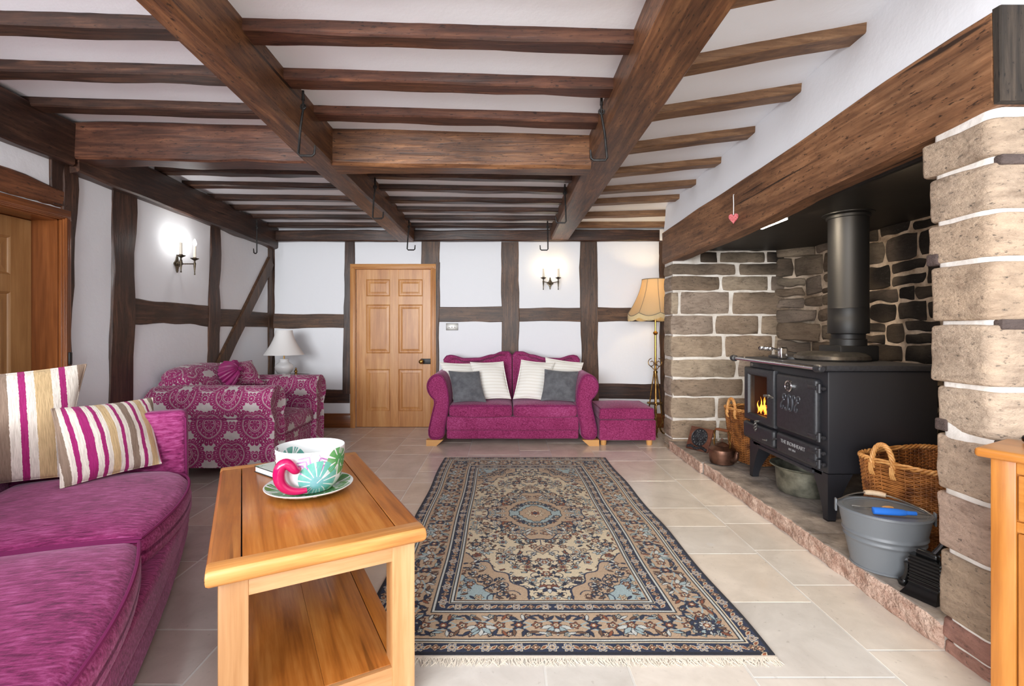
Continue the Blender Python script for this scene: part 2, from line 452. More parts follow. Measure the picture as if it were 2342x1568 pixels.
long_beam('ceiling_beam', [(YN, .53, .79, 2.31), (1.5, .54, .787, 2.305), (3.2, .545, .785, 2.30), (5.9, .545, .775, 2.292)], M_oak['mY'], 8, 'long brown oak ceiling beam over the rug, running to the wall light')
# cross beam, two pieces
timber('ceiling_beam', (XL-.02, 3.20, CAMH+1.105+.12), (-1.22, 3.22, CAMH+1.087+.12), .17, .25, M_oak['rX'], n1=(0, 1, 0), seed=1, wob=.012, label='dark oak cross beam between the left wall and the left long beam')
timber('ceiling_beam', (-1.14, 3.225, CAMH+1.067+.13), (.56, 3.225, CAMH+1.05+.13), .18, .26, M_oak['mX'], n1=(0, 1, 0), seed=2, wob=.008, ch=.02, label='brown oak cross beam joining the two long beams')
# joists
JY = [1.64, 2.03, 2.42, 2.82, 3.56, 3.92, 4.25, 4.61, 4.95, 5.29, 5.64]
for i, Y in enumerate(JY):
    for (x0, x1, bay, mt) in ((XL-.02, -1.2, 'left', 'dX'), (-1.13, .56, 'middle', 'dX' if Y > 3.3 else 'rX')):
        wd = .105 if Y < 3.3 else .085
        hx = .055 if Y < 3.3 else .045
        mt2 = mt
        timber('ceiling_joist', (x0, Y+wd/2, zc(x0, Y)-hx/2+.02), (x1, Y+wd/2, zc(x1, Y)-hx/2+.02), wd, hx+.04, M_oak[mt2], n1=(0, 1, 0), seed=i*2+(5 if bay == 'left' else 0), wob=.007, ch=.008,
               label=f'dark oak joist of the {bay} ceiling bay, {ordn[i]} counted from the camera side')
JR = [1.78, 2.28, 2.79, 3.30, 3.80, 4.27, 4.65, 5.14, 5.58]
for i, Y in enumerate(JR):
    x1 = 1.72 if Y < 5 else 2.25
    timber('ceiling_joist', (.77, Y+.06, zc(.77, Y)-.005), (x1, Y+.06, zc(x1, Y)-.005), .12, .085, M_oak['lX'], n1=(0, 1, 0), seed=i+50, wob=.005, ch=.006,
           label=f'light brown joist of the right ceiling bay, {ordn[i]} counted from the camera side')
# back wall frame
d = .05; yb = YB-.012+d/2
def bpost(u0, u1, v0, v1, u0b=None, u1b=None, m='pZ', seed=0, label=None):
    u0b = u0b or u0; u1b = u1b or u1
    timber('wall_post', (bx((u0+u1)/2), yb, bz(v0)), (bx((u0b+u1b)/2), yb, bz(v1)), (u1-u0)/F*YB, d, M_oak[m], n1=(1, 0, 0), seed=seed, wob=.012, ch=.006, w2=(u1b-u0b)/F*YB, label=label)
def brail(u0, u1, v0, v1, m='pX', seed=0, label=None):
    timber('wall_rail', (bx(u0), yb+.002, bz((v0+v1)/2)), (bx(u1), yb+.002, bz((v0+v1)/2)), d, (v1-v0)/F*YB, M_oak[m], n1=(0, 1, 0), seed=seed, wob=.01, ch=.006, label=label)
timber('wall_beam', (XL, YB-.03, bz(541)), (2.2, YB-.03, bz(540)), .09, .135, M_oak['dX'], n1=(0, 1, 0), seed=21, wob=.008, N=30, label='dark oak wall plate along the top of the back wall')
bpost(611, 628, 540, 985, m='dZ', seed=31, label='slim dark corner post in the left back corner')
bpost(790, 813, 553, 900, 783, 805, seed=32, m='dZ', label='dark oak post left of the panelled pine door')
bpost(963, 1005, 553, 606, seed=33, label='broad oak post above the right end of the pine door')
bpost(992, 1006, 600, 960, 990, 1004, seed=39, label='strip of oak post right of the pine door')
bpost(1147, 1187, 553, 960, seed=84, label='oak post behind the middle of the small sofa')
bpost(1325, 1366, 553, 960, 1332, 1369, seed=35, label='oak post behind the right arm of the small sofa')
bpost(1507, 1530, 553, 985, 1511, 1534, seed=36, label='oak post in the alcove behind the floor lamp')
brail(624, 787, 718, 750, seed=41, label='oak mid rail of the back wall, behind the white table lamp')
brail(1003, 1150, 702, 736, seed=42, label='oak mid rail of the back wall above the light switch')
brail(1186, 1330, 704, 735, seed=43, label='oak mid rail of the back wall under the wall light')
brail(1366, 1512, 703, 735, seed=44, label='oak mid rail of the back wall behind the floor lamp shade')
brail(624, 800, 890, 921, m='dX', seed=45, label='low dark oak rail of the back wall beside the patterned armchair')
brail(1366, 1520, 877, 912, m='dX', seed=46, label='low dark oak rail of the back wall behind the footstool')
# left wall frame
def lz(Y, v, u=None): return CAMH-(v-CV)/F*Y
xl = XL+.012-d/2
def lpost(Y0, Y1, Z0, Z1, Yb0=None, Yb1=None, m='dZ', seed=0, label=None):
    Yb0 = Yb0 or Y0; Yb1 = Yb1 or Y1
    timber('wall_post', (xl, (Y0+Y1)/2, Z0), (xl, (Yb0+Yb1)/2, Z1), Y1-Y0, d, M_oak[m], n1=(0, 1, 0), seed=seed, wob=.014, ch=.006, w2=Yb1-Yb0, label=label)
def yat(u, X=XL): return X*F/(u-CU)
lpost(3.10, yat(175), 2.3, .05, 3.10, 3.13, seed=61, label='dark oak post beside the doorway in the left wall')
lpost(yat(113), 3.12, 2.3, 2.0, seed=60, label='dark oak post head above the right corner of the left doorway')
lpost(yat(257), yat(309), 2.27, .05, yat(242), yat(300), seed=62, label='broad dark oak post in the middle of the left wall')
lpost(5.79, 5.90, 2.2, .05, seed=70, m='pZ', label='dark oak post on the left wall in the back corner')
lpost(yat(480), yat(502), 2.27, .05, yat(469), yat(499), seed=63, label='dark oak post right of the wall light on the left wall')
timber('wall_rail', (xl, yat(303), 1.352), (xl, yat(478), 1.335), d, .185, M_oak['dY'], n1=(1, 0, 0), seed=64, wob=.016, ch=.006, label='thick dark oak mid rail under the left wall light')
timber('wall_rail', (xl, yat(499), 1.325), (xl, YB, 1.32), d, .18, M_oak['pY'], n1=(1, 0, 0), seed=65, wob=.006, label='smooth brown mid rail behind the diagonal brace')
Pa = Vector((XL+.004, yat(617), 2.03)); Pb = Vector((XL+.004, yat(496), .80))
timber('wall_brace', Pa, Pb, d, .15, M_oak['pZ'], n1=(1, 0, 0), seed=66, wob=.005, label='diagonal oak brace in the left back corner')
timber('wall_beam', (XL+.03, 2.1, CAMH+1.085+.14), (XL+.03, 3.12, CAMH+1.055+.14), .09, .28, M_oak['dY'], n1=(1, 0, 0), seed=67, wob=.01, label='dark oak wall plate above the left doorway')
timber('wall_beam', (XL+.03, 3.14, CAMH+1.02+.13), (XL+.03, YB, CAMH+.975+.13), .09, .26, M_oak['dY'], n1=(1, 0, 0), seed=68, wob=.012, N=30, label='dark oak wall plate along the left wall past the cross beam')
timber('door_lintel', (xl+.012, 1.9, 2.085), (xl+.012, yat(145), 2.05), d, .13, wood('rough_oak_Y', lin(60, 32, 18), lin(110, 66, 40), lin(140, 90, 56), axis='Y', rough=.6, crack=.6, pits=.7), n1=(1, 0, 0), seed=69, wob=.02, label='rough brown oak lintel above the left door')
# skirting
def skirt(name, x0, x1, z1, lab):
    s_ = MB(); s_.box(x0, x1, YB-.022, YB, 0, z1, bevel=.004); s_.box(x0, x1, YB-.014, YB, z1-.002, z1+.02, bevel=.004); struct(s_.build(name, M_redX), lab, 'skirting')
skirt('baseboard_back', XL, bx(803), .155, 'varnished pine skirting board left of the pine door')
skirt('baseboard_alcove', bx(1003), 2.25, .155, 'varnished pine skirting board behind the sofa')

# ------------------------------------------------------------------ doors
def panel_door(name, W, H, px, pz, matZ, parent, M, t=.04):
    """leaf in local x (0..W), z (0..H), face towards -y at y=0"""
    mb = MB()
    mb.box(0, W, .012, t, 0, H, M=M)
    xs = [0]+[q for a in px for q in a]+[W]
    for i in range(0, len(xs), 2): mb.box(xs[i], xs[i+1], 0, .02, 0, H, bevel=.003, M=M)
    zz = [0]+[q for a in pz for q in a]+[H]
    for (a, b_) in px:
        for i in range(0, len(zz), 2): mb.box(a-.002, b_+.002, .0004, .02, zz[i], zz[i+1], bevel=.003, M=M)
        for (c0, c1) in pz:
            e = .035
            def rc(ins, y): return [Vector((a+ins, y, c0+ins)), Vector((b_-ins, y, c0+ins)), Vector((b_-ins, y, c1-ins)), Vector((a+ins, y, c1-ins))]
            mb.rings([rc(.0, .001), rc(.008, .006), rc(.012, .013), rc(.016, .013), rc(.016+e, .003), rc(.05+.5*min(b_-a-.1, .001), .003)], M=M, caps=False); mb.add(rc(.05, .003), [(0, 1, 2, 3)], M=M)
    return mb.build(name, matZ, parent, angle=20)
W = DX1-DX0; H = DZ1
d1 = thing('door_1', 'honey coloured six panel pine door in the back wall', 'door', (DX0, YB+.02, 0)); d1['kind'] = 'structure'
sx = lambda u: bx(u)-DX0
panel_door('door_leaf', W-.006, H-.006, [(sx(836), sx(890)), (sx(910), sx(965))], [(bz(941), bz(845)), (bz(808), bz(697)), (bz(677), bz(639))], M_pineZ, d1, Matrix.Translation((.003, 0, .003)))
fr = MB()
def arch(fr, x0, x1, z1, wd, y0, M=None):
    for (o, i_, dep) in ((0, 1, .022), (.25, .9, .034), (.55, .8, .04)):
        a, c = wd*o, wd*i_
        fr.box(x0-wd+a, x0-wd+c, y0-dep, y0, 0, z1+wd-c, bevel=.004, M=M, mi=0); fr.box(x1+wd-c, x1+wd-a, y0-dep, y0, 0, z1+wd-c, bevel=.004, M=M, mi=0)
        fr.box(x0-wd+a, x1+wd-a, y0-dep, y0, z1+wd-c, z1+wd-a, bevel=.004, M=M, mi=1)
arch(fr, .004, W-.004, H-.004, .065, -.02); fr.build('door_frame', [M_pineZ, M_pineX], d1)
lk = MB(); lk.box(sx(962), sx(988), -.03, .004, bz(832), bz(820), bevel=.004); lock = lk.build('rim_lock', M_black, d1)
kb = MB(); kb.lathe([(.0, 0), (.018, 0), (.018, .004), (.009, .008), (.009, .03), (.022, .038), (.029, .052), (.026, .066), (.012, .074), (0, .075)], 20, M=Matrix.Translation((sx(965), -.03, bz(826))) @ Matrix.Rotation(PI/2, 4, 'X'))
kb.build('door_knob', M_brass, lock)
# left door, set back in a pine lined recess
d2 = thing('door_2', 'waxed pine door in the deep doorway of the left wall', 'door', (XL-.165, LD0+.03, 0), PI/2); d2['kind'] = 'structure'
# local x -> world +Y, local -y -> world +X
W2 = LD1-LD0-.045; H2 = LDZ-.025
MM = Matrix.Translation((0, 0, 0))
panel_door('door_leaf', W2, H2, [(.13, .36), (W2-.36, W2-.13)], [(.2, .62), (.78, 1.435), (1.545, 1.775)], M_palepineZ, d2, MM)
f2 = MB(); t_ = .022
f2.box(-.03, -.03+t_, -.165, .02, 0, LDZ, mi=0); f2.box(W2+.0, W2+.015, -.165, .02, 0, LDZ-.01, mi=0); f2.box(-.03, W2+.02, -.165, .02, LDZ-t_, LDZ, mi=1)
arch(f2, -.012, W2+.004, LDZ-.016, .07, -.166); f2.build('door_frame', [M_redZ, M_redX], d2)
kp = MB(); kp.box(W2+.03, W2+.052, -.216, -.2, .98, 1.06, bevel=.004); kp.build('latch_keep', M_black, d2)
# ------------------------------------------------------------------ fireplace: stone, hearth, lintel
mS, nt, b = newmat('sandstone', .85, spec=.25)
a_ = nd(nt, 'ShaderNodeAttribute', attribute_name='Col')
v = coords(nt, (1, 1, 2.2), False)
n1 = ntex(nt, v, 6, 8, .68, .8); n2 = ntex(nt, v, 34, 5, .7); n3 = ntex(nt, coords(nt, (14, 14, 60), False), 1, 3)
cc = mixc(nt, .9, a_.outputs['Color'], ramp(nt, n1, [(.28, (.5, .46, .43, 1)), (.48, (.98, .97, .96, 1)), (.74, (1.3, 1.28, 1.24, 1))]), 'MULTIPLY')
cc = mixc(nt, .6, cc, ramp(nt, n3, [(.35, (.8, .8, .8, 1)), (.65, (1.12, 1.12, 1.12, 1))]), 'MULTIPLY')
cc = mixc(nt, ramp(nt, n2, [(.31, (.85, .85, .85, 1)), (.42, (0, 0, 0, 1))]), cc, (.05, .045, .04, 1))
nt.links.new(cc, b.inputs['Base Color']); bump(nt, b, n2, .8, .016)
M_mortar = noisy('lime_mortar', lin(206, 198, 188), lin(236, 232, 226), 9, .9, bmp=.5, bscale=24, bdist=.008)
M_mortar2 = noisy('sooty_lime_mortar', lin(120, 102, 84), lin(206, 188, 168), 7, .9, bmp=.6, bscale=24, bdist=.01)

def stone(mb, q, nrm, depth, seed, col, nx=9, nz=6, rd=.16, wob=.007, soot=None):
    """one dressed stone on the quad q (4 points, ccw), swelling along nrm"""
    q = [Vector(p) for p in q]; nrm = Vector(nrm); R = []
    rr = random.Random(seed); so = Vector((seed*1.37 % 50, seed*.71 % 50, 0))
    prof = [0, .03, .12]+[.12+.76*i/(nx-1) for i in range(1, nx-1)]+[.88, .97, 1]
    profz = [0, .05, .18]+[.18+.64*i/(nz-1) for i in range(1, nz-1)]+[.82, .95, 1]
    vs = []; fs = []; cs = []
    for b0 in profz:
        for a0 in prof:
            a, b_ = 2*a0-1, 2*b0-1
            x = a*math.sqrt(max(0, 1-rd*b_*b_)); z = b_*math.sqrt(max(0, 1-rd*a*a))
            s_, t_ = (x+1)/2, (z+1)/2
            P = (q[0].lerp(q[1], s_)).lerp(q[3].lerp(q[2], s_), t_)
            edge = max(abs(a), abs(b_))
            jit = Vector((noise.noise(P*9+so), noise.noise(P*9+so+Vector((7, 1, 3))), noise.noise(P*9+so+Vector((2, 8, 5)))))*wob*(1.6 if edge > .8 else .4)
            jit -= nrm*jit.dot(nrm)
            h = depth*(1-abs(a)**9)*(1-abs(b_)**7)+.007*noise.noise(P*11+so)*(1-edge**6)-(.006 if edge > .999 else 0)
            vs.append(P+jit+nrm*h)
            c = col
            if soot:
                k = max(0, min(1, soot(P)+.35*noise.noise(P*4+so)))
                sd = (.018, .015, .013); c = tuple(col[i]*(1-k)+sd[i]*k for i in range(3))
            cs.append(c)
    n = len(prof); m = len(profz)
    for j in range(m-1):
        for i in range(n-1): fs.append((j*n+i, j*n+i+1, (j+1)*n+i+1, (j+1)*n+i))
    o = len(mb.v)
    mb.v += [tuple(p) for p in vs]; mb.c += cs
    for f in fs: mb.f.append(tuple(o+i for i in f)); mb.m.append(0)
SC = [lin(170, 152, 132)[:3], lin(160, 140, 120)[:3], lin(178, 162, 142)[:3], lin(164, 148, 134)[:3], lin(154, 136, 118)[:3]]
HF = 1.655                                                  # front plane of the fireplace
YC = 4.79; HZ = .10
# far cheek, dressed courses read along their joints
cu = lambda c: (1500+c/3.015-CU)/F*YC
cv = lambda c: CAMH-(540+c/3.015-CV)/F*YC
courses = [(1452, 1520, [100, 400, 700, 1010, 1250, 1420]), (1400, 1447, [100, 255, 430, 640, 900, 1200, 1420]), (1268, 1390, [100, 425, 640, 980, 1300, 1420]), (1112, 1254, [100, 420, 640, 950, 1230, 1420]), (984, 1102, [100, 610, 960, 1200, 1420]),
           (850, 972, [100, 560, 900, 1180, 1420]), (686, 834, [100, 468, 812, 1035, 1210, 1420]), (546, 676, [100, 404, 718, 990, 1210, 1420]), (384, 538, [100, 160, 516, 1003, 1210, 1420]), (275, 374, [100, 448, 784, 1068, 1240, 1420]), (190, 266, [100, 562, 1095, 1420]), (110, 180, [300, 430, 760, 930, 1110, 1420]), (30, 100, [300, 560, 820, 1100, 1420]), (-60, 20, [300, 660, 1050, 1420])]
mb = MB(); sd = 1
def soot_far(P): return max(0, (P.z-1.45)*1.35)+max(0, (P.x-2.35)*.7)+max(0, .35-abs(P.z-.62))*max(0, P.x-1.95)*1.2
for (c0, c1, jx) in courses:
    for i in range(len(jx)-1):
        g = 5
        z0, z1 = cv(c1+2), cv(c0-2)
        x0, x1 = cu(jx[i]+(g if i else 6)), cu(jx[i+1]-g)
        if x0 > 3.0: continue
        sd += 1
        stone(mb, [(x0, YC, z0), (x1, YC, z0), (x1, YC, z1), (x0, YC, z1)], (0, -1, 0), .013, sd, SC[sd % 5], nx=10 if x1-x0 > .3 else 6, soot=soot_far, rd=.06, wob=.006)
for k, (c0, c1, jx) in enumerate(courses[:11]):               # the narrow face towards the room
    z0, z1 = cv(c1+2), cv(c0-2)
    stone(mb, [(HF+.012, 5.03, z0), (HF+.012, YC+.0, z0), (HF+.012, YC+.0, z1), (HF+.012, 5.03, z1)], (-1, 0, 0), .02, 300+k, SC[(k*2) % 5], nx=6, soot=lambda P: max(0, (P.z-1.6)), rd=.06, wob=.005)
nst = len(mb.f)
mb.box(HF+.012, 3.1, YC+.001, 5.03, 0, 2.06, mi=1, col=(.5, .5, .5))
struct(mb.build('wall_fireplace_far', [mS, M_mortar]), 'coursed sandstone cheek at the far end of the fireplace', 'wall')
# rubble back wall of the fireplace, rounding into the far cheek
mb = MB(); z = .06; rr = random.Random(5)
XBK = 2.93
def bpt(s_, z_):                                            # s runs from the far cheek towards the camera
    if s_ < .38:
        a = s_/.38*PI/2; return Vector((XBK-.24+.24*math.sin(a), YC-.24+.24*math.cos(a), z_)), Vector((-math.sin(a), -math.cos(a), 0))
    return Vector((XBK, YC-.24-(s_-.38), z_)), Vector((-1, 0, 0))
def soot_back(P): return .55+.42*max(0, min(1, (4.35-P.y)*1.1))+max(0, P.z-1.7)*.3
while z < 1.98:
    hh = rr.uniform(.10, .21); s_ = -.02+rr.random()*.02; cz = rr.uniform(-.01, .01)
    while s_ < 2.75:
        L = rr.uniform(.12, .4)*(1.25 if hh > .14 else .9)
        if s_+L > 2.75: L = 2.78-s_
        sub = [(z, z+hh)] if (hh < .16 or rr.random() < .75) else [(z, z+hh*.45), (z+hh*.5, z+hh)]
        for (a, c) in sub:
            jt = lambda: rr.uniform(-.011, .011)
            g = .007
            q = []
            for (ss, zz) in ((s_+g, a+g), (s_+L-g, a+g), (s_+L-g, c-g), (s_+g, c-g)):
                p, n_ = bpt(max(0, ss+jt()), zz+jt()); q.append(p)
            _, n_ = bpt(s_+L/2, z); sd += 1
            stone(mb, q, n_, .02, sd, SC[sd % 5], nx=8, rd=rr.uniform(.06, .2), wob=.013, soot=soot_back)
        s_ += L
    z += hh
R = []
for zz in (0, 2.08):
    ring = [bpt(s2, zz)[0]+bpt(s2, zz)[1]*-.002 for s2 in [.38*i/8 for i in range(9)]+[2.9]]
    R.append(ring+[Vector((3.15, ring[-1].y, zz)), Vector((3.15, YC+.05, zz))])
mb.rings(R, mi=1, col=(.5, .5, .5))
struct(mb.build('wall_fireplace_back', [mS, M_mortar2]), 'soot blackened rubble back wall of the fireplace', 'wall')
# near pier
PY0 = 1.622
zs = [-.01, .045, .127, .384, .601, .821, 1.003, 1.232, 1.451, 1.613, 1.791, 1.936]
mb = MB()
pc = [lin(164, 124, 110), lin(158, 118, 106), lin(164, 144, 124), lin(178, 154, 138), lin(182, 160, 140), lin(188, 168, 148), lin(182, 162, 142), lin(178, 156, 134), lin(182, 160, 138), lin(178, 158, 138), lin(172, 152, 132)]
mor = MB()
def blk(x0, x1, y0, y1, z0, z1, rn, rf_, ins, seed, col, mi=0, amp=.008, nz=10, bat=0):
    # dressed block: outline rounded at its two exposed corners, hewn faces; bat leans the far edge
    out = [(x1, y1), (x1, y0)]
    out += [(x0+(x1-x0)*q, y0) for q in (.85, .7, .55, .4, .28, .18)]
    out += [(x0+rn*(1-math.sin(a)), y0+rn*(1-math.cos(a))) for a in [PI/2*i/7 for i in range(8)]]
    out += [(x0, y0+rn+(y1-y0-rn-rf_)*q) for q in (.2, .4, .6, .8)]
    out += [(x0+rf_*(1-math.cos(a)), y1-rf_*(1-math.sin(a))) for a in [PI/2*i/4 for i in range(5)]]
    out += [(x0+(x1-x0)*q, y1) for q in (.3, .6)]
    cx, cy = x0+.3, (y0+y1)/2; R = []; so = Vector((seed*2.7, seed*1.3, 0))
    zz = [(z0, ins), (z0+ins*.4, ins*.4), (z0+ins, 0)]+[(z0+ins+(z1-z0-2*ins)*q/nz, 0) for q in range(1, nz)]+[(z1-ins, 0), (z1-ins*.4, ins*.4), (z1, ins)]
    for (z, i_) in zz:
        ring = []
        for (x, y) in out:
            d = Vector((cx-x, cy-y, 0)); d = d.normalized() if x < x1-.01 else Vector((0, 0, 0)); P = Vector((x, y, z))
            e = amp*noise.noise(P*6+so)+amp*.55*noise.noise(P*19+so)
            ring.append(P+d*(i_-e)+Vector((0, bat*(z/1.95)*(1 if y > cy else 0), .5*e)))
        R.append(ring)
    mb.rings(R, mi=mi, col=col)
for k in range(11):
    g_ = .002 if k < 2 else .009
    z0, z1 = zs[k]+g_, zs[k+1]-g_; n_ = (k*17) % 7/7
    yy = 1.825+.075*((z0+z1)/2/1.9)+.008*math.sin(k*3.3); xf = HF-.002+.005*math.sin(k*1.7)
    if k in (3, 5, 7, 9): blk(xf, 2.38, PY0+.003, yy, z0, z1, .045, .02, .008, k, pc[k][:3])
    else:
        xm = 1.98+.1*n_; blk(xf, xm, PY0+.003, yy, z0, z1, .045, .02, .008, k, pc[k][:3]); mb.rbox(xm+.018, 2.38, PY0+.003, yy-.02, z0, z1, .01, 3, 5, col=pc[(k+3) % 11][:3])
    if k in (4, 6, 9): mb.rbox(HF+.02, HF+.13, PY0-.003, PY0+.06, z1-.016, z1+.020, .008, 2, 3, col=lin(96, 84, 80)[:3])
    if k in (5, 8): mb.rbox(xf-.003, xf+.05, yy-.05, yy+.002, z0-.006, z0+.04, .008, 2, 3, col=lin(92, 78, 74)[:3])
blk(HF+.009, 2.38, PY0+.012, 1.80, 0, 1.964, .045, .02, .002, 40, (.5, .5, .5), 1, .006, 60, .075)
mb.box(2.2, 3.1, PY0+.03, 1.84, 0, 2.06, mi=1, col=(.5, .5, .5))
struct(mb.build('wall_fireplace_near', [mS, M_mortar], angle=50), 'pale sandstone pier at the near end of the fireplace', 'wall')
# hearth, three rough slabs
M_hearth = noisy('hearth_stone', lin(110, 102, 95), lin(172, 160, 149), 7, .75, 8, bmp=.5, bscale=18, bdist=.012)
M_hedge = noisy('pink_hearth_edge', lin(164, 128, 110), lin(212, 184, 166), 13, .85, 7, bmp=1.0, bscale=22, bdist=.03, sc=(1, 1, 1.6))
mb = MB()
for k, (y0, y1, dx) in enumerate(((1.82, 2.62, 0.0), (2.625, 4.02, .008), (4.025, 4.80, -.012))):
    def fnh(p, h, k=k):
        P = Vector((p[0], p[1]+k*3, p[2])); e = .012*noise.noise(P*7)+.007*noise.noise(P*21)
        f = 1 if p[0] < -h.x*.96 else 0
        return (p[0]+f*(e-.002), p[1], p[2]+(.0035*noise.noise(P*5) if p[2] > 0 else 0))
    mb.rbox(HF-.005+dx, HF+.32, y0, y1, -.005, HZ-.002*k, .012, 2, 44, fn=fnh, mi=0)
    mb.box(HF+.3, 3.0, y0, y1, -.005, HZ-.002*k-.001, mi=0)
for i in range(len(mb.f)):
    pts = [Vector(mb.v[j]) for j in mb.f[i]]
    n_ = (pts[1]-pts[0]).cross(pts[2]-pts[0]); cx_ = sum(p.x for p in pts)/len(pts); top = max(p.z for p in pts)
    if cx_ < HF+.03 and abs(n_.x) > abs(n_.z)*.8: mb.m[i] = 1
struct(mb.build('hearth', [M_hearth, M_hedge], angle=40), 'grey stone hearth slab with a rough pinkish front edge', 'hearth')
# lintel: a cambered oak bressumer
pts = [(5.04, 1.885, 2.225), (4.6, 1.888, 2.236), (4.13, 1.892, 2.25), (3.6, 1.897, 2.252), (3.135, 1.905, 2.256), (2.7, 1.935, 2.268), (2.395, 1.94, 2.281), (2.1, 1.944, 2.293), (1.92, 1.95, 2.297), (1.78, 1.956, 2.297), (1.626, 1.966, 2.290)]
mb = MB(); R = []
for i in range(len(pts)-1):
    for k in range(6):
        q = k/6; R.append([pts[i][j]+(pts[i+1][j]-pts[i][j])*q for j in range(3)])
R.append(list(pts[-1])); RR = []
for (Y, z0, z1) in R:
    f = lambda k: .006*noise.noise(Vector((k*3.3, Y*2.3, 4)))
    x0 = HF-.012
    RR.append([Vector((x0+f(1), Y, z1-.015+f(2))), Vector((x0+f(8)*1.3, Y, z0*.35+z1*.65)), Vector((x0+f(9)*1.3, Y, z0*.7+z1*.3)), Vector((x0+f(3), Y, z0+.02+f(4))), Vector((x0+.02+f(5), Y, z0+f(6))), Vector((x0+.13, Y, z0+f(7))), Vector((x0+.13, Y, z1)), Vector((x0+.02, Y, z1+f(2)))])
mb.rings(RR)
M_lint = wood('lintel_oak', lin(66, 42, 27), lin(128, 88, 59), lin(164, 120, 85), axis='Y', rough=.55, patch=.45, crack=.9, s=.9, pits=.85)
struct(mb.build('fireplace_lintel', M_lint, angle=30), 'massive cambered brown oak lintel over the fireplace', 'beam')
timber('wall_post', (1.915, 1.612, 1.968), (1.915, 1.612, 2.288), .54, .028, wood('grey_weathered_oak', lin(28, 23, 19), lin(50, 42, 34), lin(78, 66, 55), axis='Z', rough=.9, crack=.6, pits=.8), n1=(1, 0, 0), seed=77, wob=.003, ch=.004, label='grey weathered timber end above the near stone pier')
# black register plate closing the chimney
mb = MB(); mb.box(HF+.13, 3.1, 1.85, 4.85, 1.99, 2.034); mb.box(HF+.115, HF+.14, 1.85, 4.85, 1.93, 2.03)
M_reg = noisy('sooty_black_plate', lin(7, 6, 5), lin(22, 18, 15), 3, .5, bmp=.15, bdist=.02)
struct(mb.build('trim_1', M_reg, smooth=False), 'sooty black register plate closing the chimney above the stove', 'plate')
# led strip behind the lintel
M_led, nt, b = newmat('led_glow', .4); b.inputs['Emission Color'].default_value = (1, .86, .66, 1); b.inputs['Emission Strength'].default_value = 22
t = thing('strip_light', 'slim glowing strip light fixed behind the lower edge of the oak lintel', 'light', (1.80, 3.23, 1.92))
mb = MB(); mb.box(-.012, .012, -.2, .2, .002, .085, bevel=.003); mb.build('housing', M_black, t)
mb = MB(); mb.box(-.009, .009, -.15, .15, -.010, .002, bevel=.003); mb.build('diffuser', M_led, t)
l_ = area('strip_lamp', (1.80, 3.23, 1.905), (2.15, 3.23, 1.0), .02, .3, 11, (1, .82, .6))
l_ = area('assumed_near_lamp', (1.84, 2.3, 1.94), (2.7, 2.6, 1.2), .05, .3, 7, (1, .76, .5))  # assumed lamp, unseen and without fixture, for the warm glow on rubble and plate

# ------------------------------------------------------------------ range stove
M_stove = newmat('satin_black_enamel', .42, lin(34, 34, 38))[0]
M_cast = noisy('cast_iron', lin(36, 36, 39), lin(48, 48, 52), 60, .45, bmp=.12, bdist=.003)
M_soot = newmat('dark_firebox', .9, lin(38, 18, 8))[0]
def glass_mat(name, tint=(1, 1, 1, 1), fac=.08):
    m = bpy.data.materials.new(name); m.use_nodes = True; nt = m.node_tree; nt.nodes.clear()
    o = nt.nodes.new('ShaderNodeOutputMaterial'); t = nt.nodes.new('ShaderNodeBsdfTransparent'); g = nt.nodes.new('ShaderNodeBsdfGlossy'); mx = nt.nodes.new('ShaderNodeMixShader')
    t.inputs[0].default_value = tint; g.inputs['Roughness'].default_value = .05; mx.inputs[0].default_value = fac
    nt.links.new(t.outputs[0], mx.inputs[1]); nt.links.new(g.outputs[0], mx.inputs[2]); nt.links.new(mx.outputs[0], o.inputs[0]); return m
M_glass = glass_mat('stove_glass', (.95, .9, .85, 1), .025)
SX0, SX1, SY0, SY1 = 1.86, 2.50, 2.775, 3.66
st = thing('range_stove', 'black cast iron wood burning range cooker standing on the hearth', 'stove', (SX0, SY0, HZ))
def sp(X, Y, Z): return (X-SX0, Y-SY0, Z-HZ)
mb = MB()
FB = (3.36, 3.63, .575, .875)                                # firebox opening  y0 y1 z0 z1
D = SX1-SX0; L = SY1-SY0
z0b, z1b = .27, .865
def bb(x0, x1, y0, y1, z0, z1, bv=.004): mb.box(x0, x1, y0, y1, z0, z1, bevel=bv)
fy0, fy1, fz0, fz1 = FB[0]-SY0, FB[1]-SY0, FB[2]-HZ, FB[3]-HZ
bb(0, D, 0, fy0, z0b, z1b, .012); bb(0, D, fy1, L, z0b, z1b, .004); bb(.002, D, fy0-.01, fy1+.01, z0b, fz0); bb(.002, D, fy0-.01, fy1+.01, fz1, z1b); bb(.3, D, fy0-.01, fy1+.01, fz0-.01, fz1+.01)
mb.build('body', M_stove, st)
mb = MB()                                                   # firebox lining
mb.box(.25, .3, fy0-.02, fy1+.02, fz0, fz1); mb.box(.02, .3, fy0-.02, fy0+.002, fz0, fz1); mb.box(.02, .3, fy1-.002, fy1+.02, fz0, fz1); mb.box(.02, .3, fy0, fy1, fz0-.02, fz0+.004); mb.build('firebox', M_soot, st)
mb = MB(); mb.box(-.035, D+.01, -.012, L+.012, .865, .9, bevel=.008); mb.build('hob', M_cast, st)
